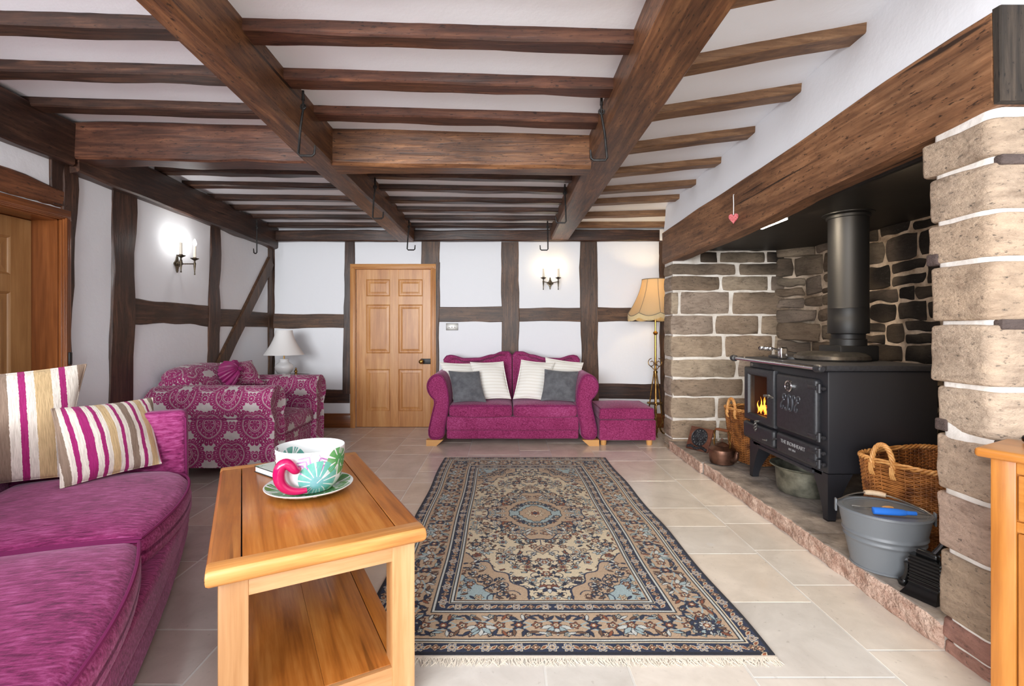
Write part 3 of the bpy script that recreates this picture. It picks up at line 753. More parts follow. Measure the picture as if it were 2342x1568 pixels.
def leg(ys, xs_):
    mb = MB(); R = []
    for q in range(9):
        k = q/8; z_ = .27-.27*k; wy = .04+.11*(1-k)**1.6; wx = .045+.10*(1-k)**1.6
        yy = (0, wy) if ys == 0 else (L-wy, L); xx = (0, wx) if xs_ == 0 else (D-wx, D)
        R.append([Vector((xx[0], yy[0], z_)), Vector((xx[1], yy[0], z_)), Vector((xx[1], yy[1], z_)), Vector((xx[0], yy[1], z_))])
    mb.rings(R); mb.box((0 if xs_ == 0 else D-.045), (.045 if xs_ == 0 else D), (0 if ys == 0 else L-.04), (.04 if ys == 0 else L), 0, .004)
    mb.build('leg', M_stove, st)
for a in (0, 1):
    for c in (0, 1): leg(a, c)
def sdoor(name, y0, y1, z0, z1, hole=None, t=.035):
    mb = MB(); y0 -= SY0; y1 -= SY0; z0 -= HZ; z1 -= HZ
    if hole:
        a, c, e, f = hole[0]-SY0, hole[1]-SY0, hole[2]-HZ, hole[3]-HZ
        R = []
        def ring(y_0, y_1, z_0, z_1, x): return [Vector((x, y_0, z_0)), Vector((x, y_1, z_0)), Vector((x, y_1, z_1)), Vector((x, y_0, z_1))]
        R = [ring(y0, y1, z0, z1, 0), ring(y0, y1, z0, z1, -t+.014), ring(y0+.006, y1-.006, z0+.006, z1-.006, -t+.004), ring(y0+.015, y1-.015, z0+.015, z1-.015, -t), ring(a-.008, c+.008, e-.008, f+.008, -t+.002), ring(a, c, e, f, -t+.012), ring(a, c, e, f, 0)]
        mb.rings(R, caps=False)
    else:
        mb.rbox(-t, .010, y0, y1, z0, z1, .021, 5, 2)
    return mb.build(name, M_cast, st, angle=40)
fd = sdoor('firebox_door', 3.285, 3.685, .53, .925, hole=(3.37, 3.62, .585, .868))
mb = MB(); mb.box(-.016, -.012, 3.365-SY0, 3.625-SY0, .58-HZ, .873-HZ); mb.build('glass_pane', M_glass, fd)
def twist_handle(par, y, z, ln, x=-.035, vert=False):
    mb = MB()
    for ph in (0, PI):
        p = []
        for i in range(25):
            q = i/24; a = q*PI*3+ph; r = .010*math.sin(PI*q)**.6
            off = q*ln
            p.append((x-.022+r*math.cos(a), y+(r*math.sin(a) if vert else off), z+(off if vert else r*math.sin(a))))
        mb.tube(p, .0045, 6)
    mb.tube([(x, y+(0 if vert else ln), z+(ln if vert else 0)), (x-.024, y+(0 if vert else ln), z+(ln if vert else 0))], .009, 8)
    mb.build('handle', M_steel, par)
twist_handle(fd, 3.245-SY0, .745-HZ, .11)
od = sdoor('oven_door', 2.835, 3.25, .545, .915)
g = MB(); mg = Matrix.Translation((-.035, 3.085-SY0, .845-HZ)) @ Matrix.Rotation(-PI/2, 4, 'Y')
g.lathe([(0, .0), (.038, 0), (.038, .012), (.034, .016), (.030, .012), (0, .012)], 28, M=mg); gauge = g.build('thermometer', M_chrome, od)
g = MB(); g.lathe([(0, .0125), (.027, .0125), (.027, .0135), (0, .0135)], 24, M=mg); dial = g.build('dial', M_steel, gauge)
g = MB(); g.lathe([(.018, .0136), (.024, .0136), (.024, .0145), (.018, .0145), (.018, .0136)], 24, M=mg, caps=False); g.build('scale_ring', M_black, dial)
g = MB(); g.box(-.003, .003, -.004, .02, .0136, .015, M=mg); g.box(-.016, .016, -.014, -.009, .0136, .0145, M=mg); g.build('needle', M_black, dial)
SM = Matrix(((0, 0, -1, 0), (-1, 0, 0, 0), (0, 1, 0, 0), (0, 0, 0, 1)))   # text plane on the stove front
Epath = [(.92, 1.5), (.96, 1.74), (.82, 1.96), (.56, 1.98), (.36, 1.74), (.36, 1.44), (.52, 1.2), (.66, 1.16), (.7, 1.26), (.6, 1.3), (.42, 1.08), (.16, .86), (.02, .5), (.06, .16), (.3, .0), (.54, .14), (.6, .44), (.44, .54)]
Spath = [(.98, 1.52), (1.0, 1.78), (.84, 1.98), (.6, 1.92), (.5, 1.62), (.58, 1.2), (.66, .8), (.62, .36), (.44, .04), (.18, .0), (.02, .2), (.08, .42), (.22, .36)]
lt = MB()
for k, (pth, x) in enumerate(((Epath, 0), (Spath, .95), (Spath, 1.85), (Epath, 2.9))):
    p = [Vector((q[0]+x+.1*q[1], q[1], 0)) for q in chaikin([Vector((a, c, 0)) for a, c in pth], 3, False)]
    n_ = len(p); lt.tube(p, [.07+.055*math.sin(PI*i/(n_-1)) for i in range(n_)], 8)
MT = Matrix.Translation((-.036, 3.19-SY0, .685-HZ)) @ SM @ Matrix.Scale(.052, 4)
lt2 = MB(); lt2.add(lt.v, lt.f, 0, MT); lt2.build('lettering', newmat('polished_iron', .28, lin(84, 86, 92), .55)[0], od)
def text_mesh(s_, size, M, ext=.0008, align='LEFT'):
    cu_ = bpy.data.curves.new('txt', 'FONT'); cu_.body = s_; cu_.size = size; cu_.extrude = ext; cu_.align_x = align
    o = bpy.data.objects.new('txt', cu_); C.objects.link(o); dg = bpy.context.evaluated_depsgraph_get()
    me = o.evaluated_get(dg).to_mesh(); vs = [v.co.copy() for v in me.vertices]; fs = [tuple(p.vertices) for p in me.polygons]
    o.evaluated_get(dg).to_mesh_clear(); bpy.data.objects.remove(o); bpy.data.curves.remove(cu_)
    r = MB(); r.add(vs, fs, 0, M); return r
def hinge(par, zc_, y=2.83):
    mb = MB(); y -= SY0; z = zc_-HZ
    mb.tube([(-.022, y-.012, z-.026), (-.022, y-.012, z+.026)], .0125, 10); mb.box(-.0385, -.012, y-.012, y+.075, z-.012, z+.012, bevel=.003); mb.tube([(-.002, y-.03, z), (-.022, y-.012, z)], .008, 8)
    mb.lathe([(0, 0), (.012, 0), (.012, .012), (0, .016)], 12, M=Matrix.Translation((-.004, y-.034, z)) @ Matrix.Rotation(-PI/2, 4, 'Y'))
    mb.build('hinge', M_cast, par)
hinge(od, .862); hinge(od, .575)
ad = sdoor('ash_door', 3.285, 3.70, .39, .515)
twist_handle(ad, 3.47-SY0, .475-HZ, .07, vert=True)
kn = MB(); kn.tube([(-.035, 3.36-SY0, .435-HZ), (-.05, 3.36-SY0, .435-HZ)], .007, 8); kn.tube([(-.05, 3.335-SY0, .437-HZ), (-.05, 3.385-SY0, .433-HZ)], .005, 8); kn.build('latch', M_steel, ad)
dr = sdoor('lower_door', 2.835, 3.25, .385, .52)
tx = text_mesh('THE IRONHEART', .034, Matrix.Translation((-.0356, 3.19-SY0, .462-HZ)) @ SM)
tx2 = text_mesh('EST 1854', .019, Matrix.Translation((-.0356, 3.10-SY0, .432-HZ)) @ SM); tx.add(tx2.v, tx2.f); tx.build('lettering', newmat('pale_lettering', .5, lin(150, 150, 150))[0], dr, smooth=False)
kn = MB(); kn.tube([(-.035, 3.235-SY0, .47-HZ), (-.055, 3.235-SY0, .47-HZ)], .006, 8); kn.tube([(-.055, 3.21-SY0, .478-HZ), (-.055, 3.25-SY0, .462-HZ)], .006, 8); kn.build('latch', M_cast, dr)
hinge(dr, .485); hinge(dr, .42)
mb = MB(); mb.box(-.012, .012, .12, L-.12, .238, .262, bevel=.004); mb.box(.0, .02, .05, L-.05, .25, .28, bevel=.003); mb.build('bottom_rail', M_cast, st)
rl = MB(); zr = .885; rl.tube([(-.085, -.05, zr), (-.085, L+.05, zr)], .013, 14); rail = rl.build('towel_rail', M_chrome, st)
for y_ in (-.055, L+.02):
    kb = MB(); kb.lathe([(0, 0), (.014, 0), (.024, .006), (.026, .03), (.020, .055), (.014, .06), (0, .06)], 18, M=Matrix.Translation((-.085, y_+.03, zr)) @ Matrix.Rotation(PI/2 if y_ < 0 else -PI/2, 4, 'X')); kb.box(-.085, -.02, y_+.03, y_+.05, zr-.012, zr+.012, bevel=.004); kb.build('rail_bracket', M_cast, rail)
kn = MB(); kn.tube([(-.01, 3.56-SY0, .848), (-.03, 3.56-SY0, .846)], .004, 8); kn.lathe([(0, 0), (.012, .003), (.012, .009), (0, .012)], 12, M=Matrix.Translation((-.03, 3.56-SY0, .846)) @ Matrix.Rotation(-PI/2, 4, 'Y')); kn.build('air_control', M_steel, st)
# lids
M_lid = noisy('brushed_dark_lid', lin(92, 88, 84), lin(112, 108, 103), 40, .3, metal=.85, sc=(1, 1, 1))
ld = MB(); ml = Matrix.Translation((.34, 3.25-SY0, .902)); ld.lathe([(0, 0), (.215, 0), (.222, .01), (.215, .03), (.19, .046), (.15, .055), (.06, .058), (0, .058)], 48, M=ml); lid = ld.build('hotplate_lid', M_lid, st)
cl = MB(); p = []
for i in range(140):
    q = i/139; a = q*2*PI*13; p.append((-.015+.0*q+.012*math.cos(a), 3.33-SY0+.16*q, .972+.012*math.sin(a)))
cl.tube(p, .003, 6); cl.tube([(.13, 3.29-SY0, .945), (.06, 3.30-SY0, .957), (-.01, 3.315-SY0, .975), (-.015, 3.33-SY0, .972), (-.015, 3.5-SY0, .972)], .005, 8); cl.build('spring_handle', M_chrome, lid)
br = MB(); br.rbox(.02, .075, 3.285-SY0, 3.33-SY0, .905, .985, .012, 3, 2); br.build('lid_bracket', M_chrome, lid)
hp = MB(); hp.lathe([(0, .0), (.18, 0), (.18, .014), (.17, .018), (0, .018)], 40, M=Matrix.Translation((.24, 3.47-SY0, .9005))); hp.build('hotplate', M_cast, st)
# flue
M_flue = newmat('matt_black_flue', .5, lin(17, 17, 18))[0]
fl = MB(); fx, fy = 2.33-SX0, 3.27-SY0
fl.box(fx-.13, fx+.13, fy-.11, fy+.11, .9, 1.0, bevel=.01)
fl.lathe([(.105, 1.0), (.105, 1.04), (.097, 1.045), (.097, 1.075), (.103, 1.08), (.117, 1.08), (.119, 1.085), (.119, 1.175), (.117, 1.18), (.117, 1.245), (.1185, 1.25), (.1165, 1.255), (.1165, 1.86), (.118, 1.865), (.118, 1.9)], 40, M=Matrix.Translation((fx, fy, 0)))
flue = fl.build('flue_pipe', M_flue, st)
fc = MB(); fc.lathe([(.1185, 1.855), (.127, 1.858), (.128, 1.875), (.122, 1.88), (.15, 1.885), (.152, 1.894), (.119, 1.896)], 40, M=Matrix.Translation((fx, fy, 0)), caps=False); fc.build('flue_collar', M_flue, flue)
# logs and flames behind the glass
M_ember, nt, b = newmat('glowing_log', .9, lin(40, 18, 8)); n1 = ntex(nt, coords(nt, (1, 1, 1), False), 22, 4)
nt.links.new(ramp(nt, n1, [(.45, (0, 0, 0, 1)), (.62, (1, .16, .02, 1))]), b.inputs['Emission Color']); b.inputs['Emission Strength'].default_value = 2.5
lg = MB()
for (y_, z_, dy, dz, r) in ((.62, .505, .24, .0, .035), (.60, .54, .22, .03, .03), (.64, .50, .2, .02, .03)):
    lg.tube([(.075+.02*i/6+.04*(r < .033), y_+dy*i/6, z_+dz*i/6) for i in range(7)], [r*(1+.1*math.sin(i*2)) for i in range(7)], 10)
lg.build('burning_log', M_ember, st)
M_flame, nt, b = newmat('flame', .9, (0, 0, 0, 1)); tc = nd(nt, 'ShaderNodeTexCoord'); sxyz = nd(nt, 'ShaderNodeSeparateXYZ'); nt.links.new(tc.outputs['Generated'], sxyz.inputs[0])
nt.links.new(ramp(nt, sxyz.outputs['Z'], [(0, (1, .22, .02, 1)), (.3, (1, .5, .07, 1)), (.75, (1, .42, .05, 1)), (1, (.8, .14, .01, 1))]), b.inputs['Emission Color']); b.inputs['Emission Strength'].default_value = 2.6
fm = MB(); rr = random.Random(3)
for i in range(10):
    y_ = .68+.014*i+rr.uniform(-.006, .006); hh = rr.uniform(.08, .145)*(1.1 if 1 < i < 7 else .7); x_ = .022+.02*(i % 3)/2
    p = [(x_, y_+.010*math.sin(k*.9+i), .488+hh*k/8) for k in range(9)]
    fm.tube(p, [max(.0008, .016*math.sin(PI*(k+1.2)/9.6)**1.1*(1-k/9.5)) for k in range(9)], 8, flat=.5)
fm.build('flame', M_flame, st)
point('fire_glow', (SX0+.13, 3.46, .67), 1.2, (1, .45, .12), .05)
# ------------------------------------------------------------------ fabrics
def chenille(name, d_, m_, l_, sc=(6, 40, 40), big=2.2, rough=.95):
    m, nt, b = newmat(name, rough, spec=.1)
    n = ntex(nt, coords(nt, sc), 1.5, 5, .65, .4); g = ntex(nt, coords(nt, (1, 1, 1)), big, 3, .5, .3)
    ad = nd(nt, 'ShaderNodeMath', operation='MULTIPLY_ADD'); ad.inputs[1].default_value = .36; nt.links.new(g, ad.inputs[0]); nt.links.new(n, ad.inputs[2])
    nt.links.new(ramp(nt, ad.outputs[0], [(.50, d_), (.69, m_), (.88, l_)]), b.inputs['Base Color'])
    b.inputs['Sheen Weight'].default_value = .28; b.inputs['Sheen Roughness'].default_value = .4; b.inputs['Sheen Tint'].default_value = (1, .72, .92, 1)
    bump(nt, b, ntex(nt, coords(nt, (1, 1, 1)), 160, 2), .35, .004)
    return m
M_pink = chenille('magenta_chenille', lin(106, 34, 68), lin(148, 54, 100), lin(174, 86, 134), sc=(46, 46, 90))
M_pinkL = chenille('magenta_chenille_streaked', lin(100, 32, 70), lin(150, 56, 108), lin(182, 94, 146), sc=(70, 12, 60), big=3.6)
M_pipe = newmat('magenta_piping', .9, lin(120, 26, 84))[0]
M_beech = newmat('beech_feet', .4, lin(212, 158, 96))[0]

# ------------------------------------------------------------------ small sofa against the back wall
sf = thing('sofa', 'small two seat plum pink sofa with scroll arms against the back wall', 'sofa', (.075, 5.37, 0))
OX, OY = .075, 5.37
YF = 4.97
def extr(mb, poly, y0, y1, r=.02, M=None, n=5):
    c = Vector((sum(p[0] for p in poly)/len(poly), 0, sum(p[1] for p in poly)/len(poly))); R = []
    def ring(y, ins):
        out = []
        for p in poly:
            q = Vector((p[0], 0, p[1])); dv = (q-c); L = dv.length
            q = c+dv*max(.05, (L-ins)/L); out.append(Vector((q.x, y, q.z)))
        return out
    for i in range(n+1):
        a = PI/2*i/n; R.append(ring(y0+r*(1-math.sin(a)), r*(1-math.cos(a))))
    for k in range(1, 8): R.append(ring(y0+r+(y1-y0-2*r)*k/8, 0))
    for i in range(n+1):
        a = PI/2*(1-i/n); R.append(ring(y1-r*(1-math.sin(a)), r*(1-math.cos(a))))
    mb.rings(R, M=M)
mb = MB()
def wave(p, h): return (p[0], p[1]-.006*math.sin(p[0]*9)*(1 if p[1] < 0 else 0), p[2])
mb.rbox(-.69, .69, YF+.02-OY, 5.84-OY, .155, .30, .02, 3, 10, fn=wave); mb.rbox(-.69, .69, YF+.042-OY, 5.8-OY, .062, .165, .02, 3, 10, fn=wave)
mb.build('base', M_pink, sf)
armp = chaikin([(-.895, .06), (-.845, .30), (-.80, .47), (-.86, .52), (-.898, .60), (-.885, .68), (-.82, .745), (-.74, .745), (-.685, .66), (-.66, .53), (-.655, .40), (-.70, .20), (-.712, .06)], 2)
armp = [(p[0], max(.06, p[1])) for p in armp]
for sgn in (1, -1):
    mb = MB(); pl = [(p[0]*sgn, p[1]) for p in armp]
    extr(mb, pl, YF-OY, 5.82-OY, .022); a = mb.build('arm', M_pink, sf)
    mb = MB(); c_ = Vector((sum(p[0] for p in pl)/len(pl), 0, sum(p[1] for p in pl)/len(pl)))
    mb.tube([Vector((c_.x+(p[0]-c_.x)*.93, YF-OY+.002, c_.z+(p[1]-c_.z)*.95)) for p in pl], .005, 6, closed=True); mb.build('piping', M_pipe, a)
for sgn in (-1, 1):
    x0, x1 = (-.665, -.003) if sgn < 0 else (.003, .675)
    def seat(p, h): return (p[0], p[1]-.012*(1-(p[0]/h.x)**2)*(1 if p[1] < -h.y*.7 else 0), p[2]+(.026*(1-(p[0]/h.x)**2)*(1-(p[1]/h.y)**2)+.006 if p[2] > 0 else .012*(p[0]/h.x)**2))
    mb = MB(); mb.rbox(x0, x1, YF+.01-OY, 5.66-OY, .285, .415, .035, 4, 8, fn=seat); c = mb.build('seat_cushion', M_pink, sf)
    mb = MB(); pp = []
    for i in range(41):
        q = i/40; X = x0+.012+(x1-x0-.024)*q; pp.append((X, YF+.012-OY-.012*(1-((X-(x0+x1)/2)/((x1-x0)/2))**2), .407+.006))
    mb.tube(pp, .005, 6); mb.build('piping', M_pipe, c)
    # back cushion with a waved top
    tops = [(0, .845), (.04, .895), (.10, .905), (.30, .868), (.50, .872), (.72, .91), (.86, .945), (.95, .945), (1, .90)]
    def top(q):
        for i in range(len(tops)-1):
            if tops[i][0] <= q <= tops[i+1][0]:
                a, c_ = tops[i], tops[i+1]; s_ = (q-a[0])/(c_[0]-a[0]); s_ = s_*s_*(3-2*s_); return a[1]+(c_[1]-a[1])*s_
        return tops[-1][1]
    xo, xi = (-.795, .0) if sgn < 0 else (.79, .006)
    mb = MB(); R = []
    NP = 44
    outl = [Vector((xo+(xi-xo)*i/NP, 0, top(i/NP))) for i in range(NP+1)]
    for (yy, ins) in ((5.60, .05), (5.575, .025), (5.57, .012), (5.575, .004), (5.60, 0), (5.74, .004), (5.80, .02), (5.82, .05)):
        ring = []
        for i, p in enumerate(outl):
            q = i/NP; X = (xo+xi)/2+(p.x-(xo+xi)/2)*(1-ins*2/abs(xi-xo)); bul = .05*math.sin(PI*q) if yy < 5.6 else 0
            ring.append(Vector((X, yy-bul-OY, p.z-ins)))
        zlow = .36
        ring += [Vector((ring[-1].x, yy-.06*(yy < 5.65)-OY, .62)), Vector((ring[-1].x, yy-.09*(yy < 5.65)-OY, zlow)), Vector((ring[0].x, yy-.09*(yy < 5.65)-OY, zlow)), Vector((ring[0].x, yy-.06*(yy < 5.65)-OY, .62))]
        R.append(ring)
    mb.rings(R); c = mb.build('back_cushion', M_pink, sf, angle=60)
    mb = MB(); mb.tube([Vector((p.x, 5.585-OY, p.z+.001)) for p in outl], .006, 6); mb.build('piping', M_pipe, c)
for sgn in (-1, 1):
    for yy in (YF, 5.72):
        mb = MB(); pl = [(.72*sgn, .062), (.895*sgn, .062), (.895*sgn, .0), (.79*sgn, .0)]
        R = [[Vector((p[0], y_-OY, p[1])) for p in pl] for y_ in (yy+.005, yy+.075)]
        mb.rings(R); mb.build('foot', M_beech, sf, smooth=False)
# footstool
fs = thing('footstool', 'plum pink storage footstool beside the right arm of the small sofa', 'footstool', (1.25, 5.26, 0))
mb = MB(); mb.rbox(-.273, .312, -.275, .27, .055, .265, .012, 3, 6); mb.build('body', M_pink, fs)
def ltop(p, h): return (p[0]*(1-.02*(p[2] > 0)), p[1], p[2]+(.035*(1-(p[0]/h.x)**2)*(1-(p[1]/h.y)**2) if p[2] > 0 else 0))
mb = MB(); mb.rbox(-.278, .30, -.28, .275, .27, .385, .02, 4, 8, fn=ltop); ld_ = mb.build('lid', M_pink, fs)
mb = MB(); mb.tube([(-.262, -.272, .381), (.285, -.272, .381), (.285, .265, .381), (-.262, .265, .381)], .005, 6, closed=True); mb.build('piping', M_pipe, ld_)
mb = MB(); mb.prism([(-.045, 0), (.045, 0), (0, -.06)], -.006, .006, M=Matrix.Translation((.03, -.284, .275)) @ Matrix.Rotation(PI/2, 4, 'X'), bevel=.002); mb.build('pull_tab', M_pink, ld_)
for (x_, y_) in ((-.225, -.225), (.255, -.225), (-.225, .22), (.255, .22)):
    mb = MB(); mb.lathe([(0, 0), (.026, 0), (.03, .01), (.033, .056), (0, .056)], 18, M=Matrix.Translation((x_, y_, 0))); mb.build('foot', M_beech, fs)

# ------------------------------------------------------------------ pillows
def pillow(name, quad, T, mat, label, group=None, piping=None, pin=.07, seed=0, n=18, cat='cushion', flange=0):
    """soft square cushion through four corners (bl, br, tr, tl)"""
    q = [Vector(p) for p in quad]; nrm = (q[1]-q[0]).cross(q[3]-q[0]).normalized()
    c = (q[0]+q[1]+q[2]+q[3])/4; ex = ((q[1]-q[0])+(q[2]-q[3]))/2; ez = ((q[3]-q[0])+(q[2]-q[1]))/2
    w_, h_ = ex.length, ez.length
    rot = Matrix((ex.normalized(), (ex.cross(ez)).normalized().cross(ex).normalized()*1.0, ex.cross(ez).normalized())).transposed().to_4x4()
    # local axes: x across, y up, z towards the viewer
    Mw = Matrix.Translation(c) @ rot; inv = Mw.inverted(); ql = [inv @ p for p in q]
    mb = MB(); t = [math.sin(PI/2*(2*i/n-1)) for i in range(n+1)]; R = []
    def P(a, b_, sg):
        s_, r_ = (a*(1-pin*(1-b_*b_))+1)/2, (b_*(1-pin*(1-a*a))+1)/2
        p = (ql[0].lerp(ql[1], s_)).lerp(ql[3].lerp(ql[2], s_), r_)
        th = T/2*(max(0, 1-a*a)**.55)*(max(0, 1-b_*b_)**.55)
        th += .012*noise.noise(Vector((a*1.6+seed, b_*1.6, seed)))*(1-a**4)*(1-b_**4)
        # creases running in from the corners
        th -= .010*abs(noise.noise(Vector((a*4+seed*2, b_*4, 3))))*(abs(a*b_))*(1-a**6)*(1-b_**6)*4
        return p+Vector((0, 0, sg*max(0, th)))
    for sg in (1, -1):
        vs = [P(a, b_, sg) for b_ in t for a in t]; m = n+1
        fs_ = [(j*m+i, j*m+i+1, (j+1)*m+i+1, (j+1)*m+i) for j in range(n) for i in range(n)]
        mb.add(vs, fs_ if sg > 0 else [f[::-1] for f in fs_])
    bm = bmesh.new()
    o = mb.build(name, mat)
    bm.from_mesh(o.data); bmesh.ops.remove_doubles(bm, verts=bm.verts[:], dist=1e-5); bmesh.ops.recalc_face_normals(bm, faces=bm.faces[:]); bm.to_mesh(o.data); bm.free(); o.data.shade_smooth()
    o.matrix_world = Mw
    tag(o, label, cat, group)
    edge = [P(a, -1, 0) for a in t]+[P(1, b_, 0) for b_ in t[1:]]+[P(a, 1, 0) for a in t[::-1][1:]]+[P(-1, b_, 0) for b_ in t[::-1][1:-1]]
    if flange:
        cc_ = Vector((0, 0, 0)); e = MB(); outer = [p+p.normalized()*flange for p in edge]
        R = [[p+Vector((0, 0, .002)) for p in edge], [p+Vector((0, 0, .0015)) for p in outer], [p-Vector((0, 0, .0015)) for p in outer], [p-Vector((0, 0, .002)) for p in edge]]
        e.rings(R, True, False, loop=True); e.build('flange', piping or mat, o)
    else:
        e = MB(); e.tube(edge, .004, 6, closed=True); e.build('piping', piping or mat, o)
    return o
M_cream, nt, b = newmat('cream_ribbed_cotton', .9, spec=.1)
wv = nd(nt, 'ShaderNodeTexWave', wave_type='BANDS', bands_direction='Y'); wv.inputs['Scale'].default_value = 9; wv.inputs['Distortion'].default_value = .6; wv.inputs['Detail'].default_value = 1
nt.links.new(coords(nt, (1, 1, 1), False), wv.inputs['Vector']); nt.links.new(ramp(nt, wv.outputs['Fac'], [(.0, lin(230, 226, 216)), (.4, lin(239, 236, 229)), (1, lin(244, 242, 236))]), b.inputs['Base Color'])
bump(nt, b, wv.outputs['Fac'], .12, .003)
M_grey = noisy('grey_velvet', lin(78, 79, 84), lin(104, 105, 110), 14, .9, bmp=.15, bscale=120); M_grey.node_tree.nodes['Principled BSDF'].inputs['Sheen Weight'].default_value = .3
sq = lambda pts: [at(*p) for p in pts]
G = 'cream and grey cushions on the small sofa'
pillow('cushion', sq([(1036, 919, 5.33), (1105, 919, 5.33), (1080, 838, 5.50), (1004, 834, 5.47)]), .11, M_cream, 'cream ribbed cushion tucked against the left arm of the small sofa, behind the grey one', G, flange=.012, seed=1)
pillow('cushion', sq([(1098, 916, 5.20), (1167, 914, 5.24), (1150, 832, 5.42), (1077, 833, 5.40)]), .12, M_cream, 'cream ribbed cushion leaning at the middle left of the small sofa', G, flange=.012, seed=2)
pillow('cushion', sq([(1039, 920, 5.07), (1112, 919, 5.09), (1096, 850, 5.22), (1027, 849, 5.20)]), .11, M_grey, 'grey velvet cushion at the left end of the small sofa', G, seed=3)
pillow('cushion', sq([(1252, 919, 5.33), (1318, 917, 5.33), (1335, 836, 5.47), (1251, 824, 5.50)]), .11, M_cream, 'cream ribbed cushion tucked against the right arm of the small sofa, behind the grey one', G, flange=.012, seed=4)
pillow('cushion', sq([(1175, 914, 5.24), (1240, 916, 5.20), (1266, 834, 5.40), (1193, 828, 5.42)]), .12, M_cream, 'cream ribbed cushion leaning at the middle right of the small sofa', G, flange=.012, seed=5)
pillow('cushion', sq([(1239, 919, 5.09), (1316, 921, 5.07), (1324, 853, 5.20), (1248, 848, 5.22)]), .11, M_grey, 'grey velvet cushion at the right end of the small sofa', G, seed=6)

for n_, d_ in (('cushion', (.015, -.03, .03)), ('cushion.001', (0, -.03, .022)), ('cushion.002', (0, -.036, .008)), ('cushion.003', (-.015, -.03, .03)), ('cushion.004', (0, -.03, .022)), ('cushion.005', (-.012, -.036, .02))):
    bpy.data.objects[n_].location += Vector(d_)          # resting on the seat, not in it

# ------------------------------------------------------------------ streaked magenta sofa in the left foreground
ang = math.atan2(-.905, .425)
bs = thing('sofa', 'long magenta chenille sofa in the left foreground with striped cushions', 'sofa', (-1.868, 2.845, 0), ang)
LS = 2.35
def basef(p, h): return (p[0], p[1]+.05*(1-(p[0]/h.x)**2)*(1 if p[1] > 0 else 0), p[2])
mb = MB(); mb.rbox(.06, LS, -.93, .02, .165, .30, .03, 3, 14, fn=basef); mb.rbox(.07, LS-.01, -.91, .005, .035, .18, .03, 3, 14, fn=basef); mb.build('base', M_pinkL, bs)
def armf(p, h): return (p[0]+(.02*(p[2]/h.z) if p[0] < 0 else .0), p[1], p[2]+(.015*math.sin(p[1]*3)))
for (a, c) in ((0, .125), (LS-.02, LS+.11)):
    mb = MB(); mb.rbox(a, c, -.93, 0.0, .04, .735, .035, 4, 10, fn=armf); ar = mb.build('arm', M_pinkL, bs)
    mb = MB(); x_ = c-.012 if a < 1 else a+.012
    mb.tube([(x_, -.004, .09), (x_, .0, .4), (x_, -.004, .70), (x_-.004, -.03, .737), (x_-.004, -.4, .737), (x_-.004, -.9, .735)], .006, 6); mb.build('piping', M_pipe, ar)
mb = MB(); mb.rbox(.10, LS, -.95, -.74, .07, .80, .06, 4, 12); mb.build('backrest', M_pinkL, bs)
for k, (a, c) in enumerate(((.13, 1.125), (1.13, LS-.025))):
    def sc_(p, h, k=k):
        x, y, z = p; fr_ = max(0, (y+h.y)/(2*h.y)); bul = .075*(1-(x/h.x)**2)*fr_**2
        cr = max(0, (-x/h.x if k == 0 else x/h.x))**6*fr_**4*.10          # the outer front corner is rounded off
        return (x, y+bul-cr, z+(.035*(1-(x/h.x)**4)*(1-(y/h.y)**4) if z > 0 else 0)-(.02*fr_**3 if z > 0 else 0))
    mb = MB(); mb.rbox(a, c, -.74, .005, .275, .435, .05, 5, 14, fn=sc_); cu_ = mb.build('seat_cushion', M_pinkL, bs)
    mb = MB(); h = Vector(((c-a)/2, .3725, .08)); cen = Vector(((a+c)/2, -.3675, .355)); pp = []
    for i in range(61):
        q = i/60; x = -h.x+.014+(2*h.x-.028)*q; p = sc_((x, h.y-.012, h.z-.012), h); pp.append(Vector(p)+cen+Vector((0, .006, .006)))
    for i in range(1, 12): p = sc_((h.x-.014, h.y-.012-(2*h.y-.05)*i/11, h.z-.012), h); pp.append(Vector(p)+cen+Vector((.004, 0, .006)))
    for i in range(1, 12): p = sc_((-h.x+.014, h.y-.012-(2*h.y-.05)*i/11, h.z-.012), h); pp.insert(0, Vector(p)+cen+Vector((-.004, 0, .006)))
    mb.tube(pp, .0065, 6); mb.build('piping', M_pipe, cu_)
for (x_, y_) in ((.07, -.07), (.07, -.86), (LS, -.07), (LS, -.86)):
    mb = MB(); mb.lathe([(0, 0), (.025, 0), (.03, .045), (0, .045)], 16, M=Matrix.Translation((x_, y_, 0))); mb.build('foot', M_black, bs)
def stripes(name, seq, wscale, off):
    m, nt, b = newmat(name, .9, spec=.1); tc = nd(nt, 'ShaderNodeTexCoord'); sx_ = nd(nt, 'ShaderNodeSeparateXYZ'); nt.links.new(tc.outputs['Object'], sx_.inputs[0]); E.nt = nt
    nz = ntex(nt, coords(nt, (40, 40, 40), False), 2, 3)
    x = E(sx_.outputs['X'])*wscale+off+(E(nz)-.5)*.012
    x = E.op('FRACT', x)
    tot = sum(w_ for w_, _ in seq); st_ = []; p = 0
    for w_, c_ in seq: st_.append((p/tot, c_)); p += w_
    c = ramp(nt, x.x, st_, 'CONSTANT')
    n2 = ntex(nt, coords(nt, (220, 14, 60), False), 1, 3)
    c = mixc(nt, .8, c, ramp(nt, n2, [(.32, (.74, .72, .70, 1)), (.6, (1.08, 1.08, 1.08, 1))]), 'MULTIPLY')
    nt.links.new(c, b.inputs['Base Color']); bump(nt, b, n2, .4, .004); b.inputs['Sheen Weight'].default_value = .15
    return m
cr_, mg_, tn_, gy_ = lin(232, 224, 212), lin(164, 44, 112), lin(208, 180, 136), lin(146, 126, 110)
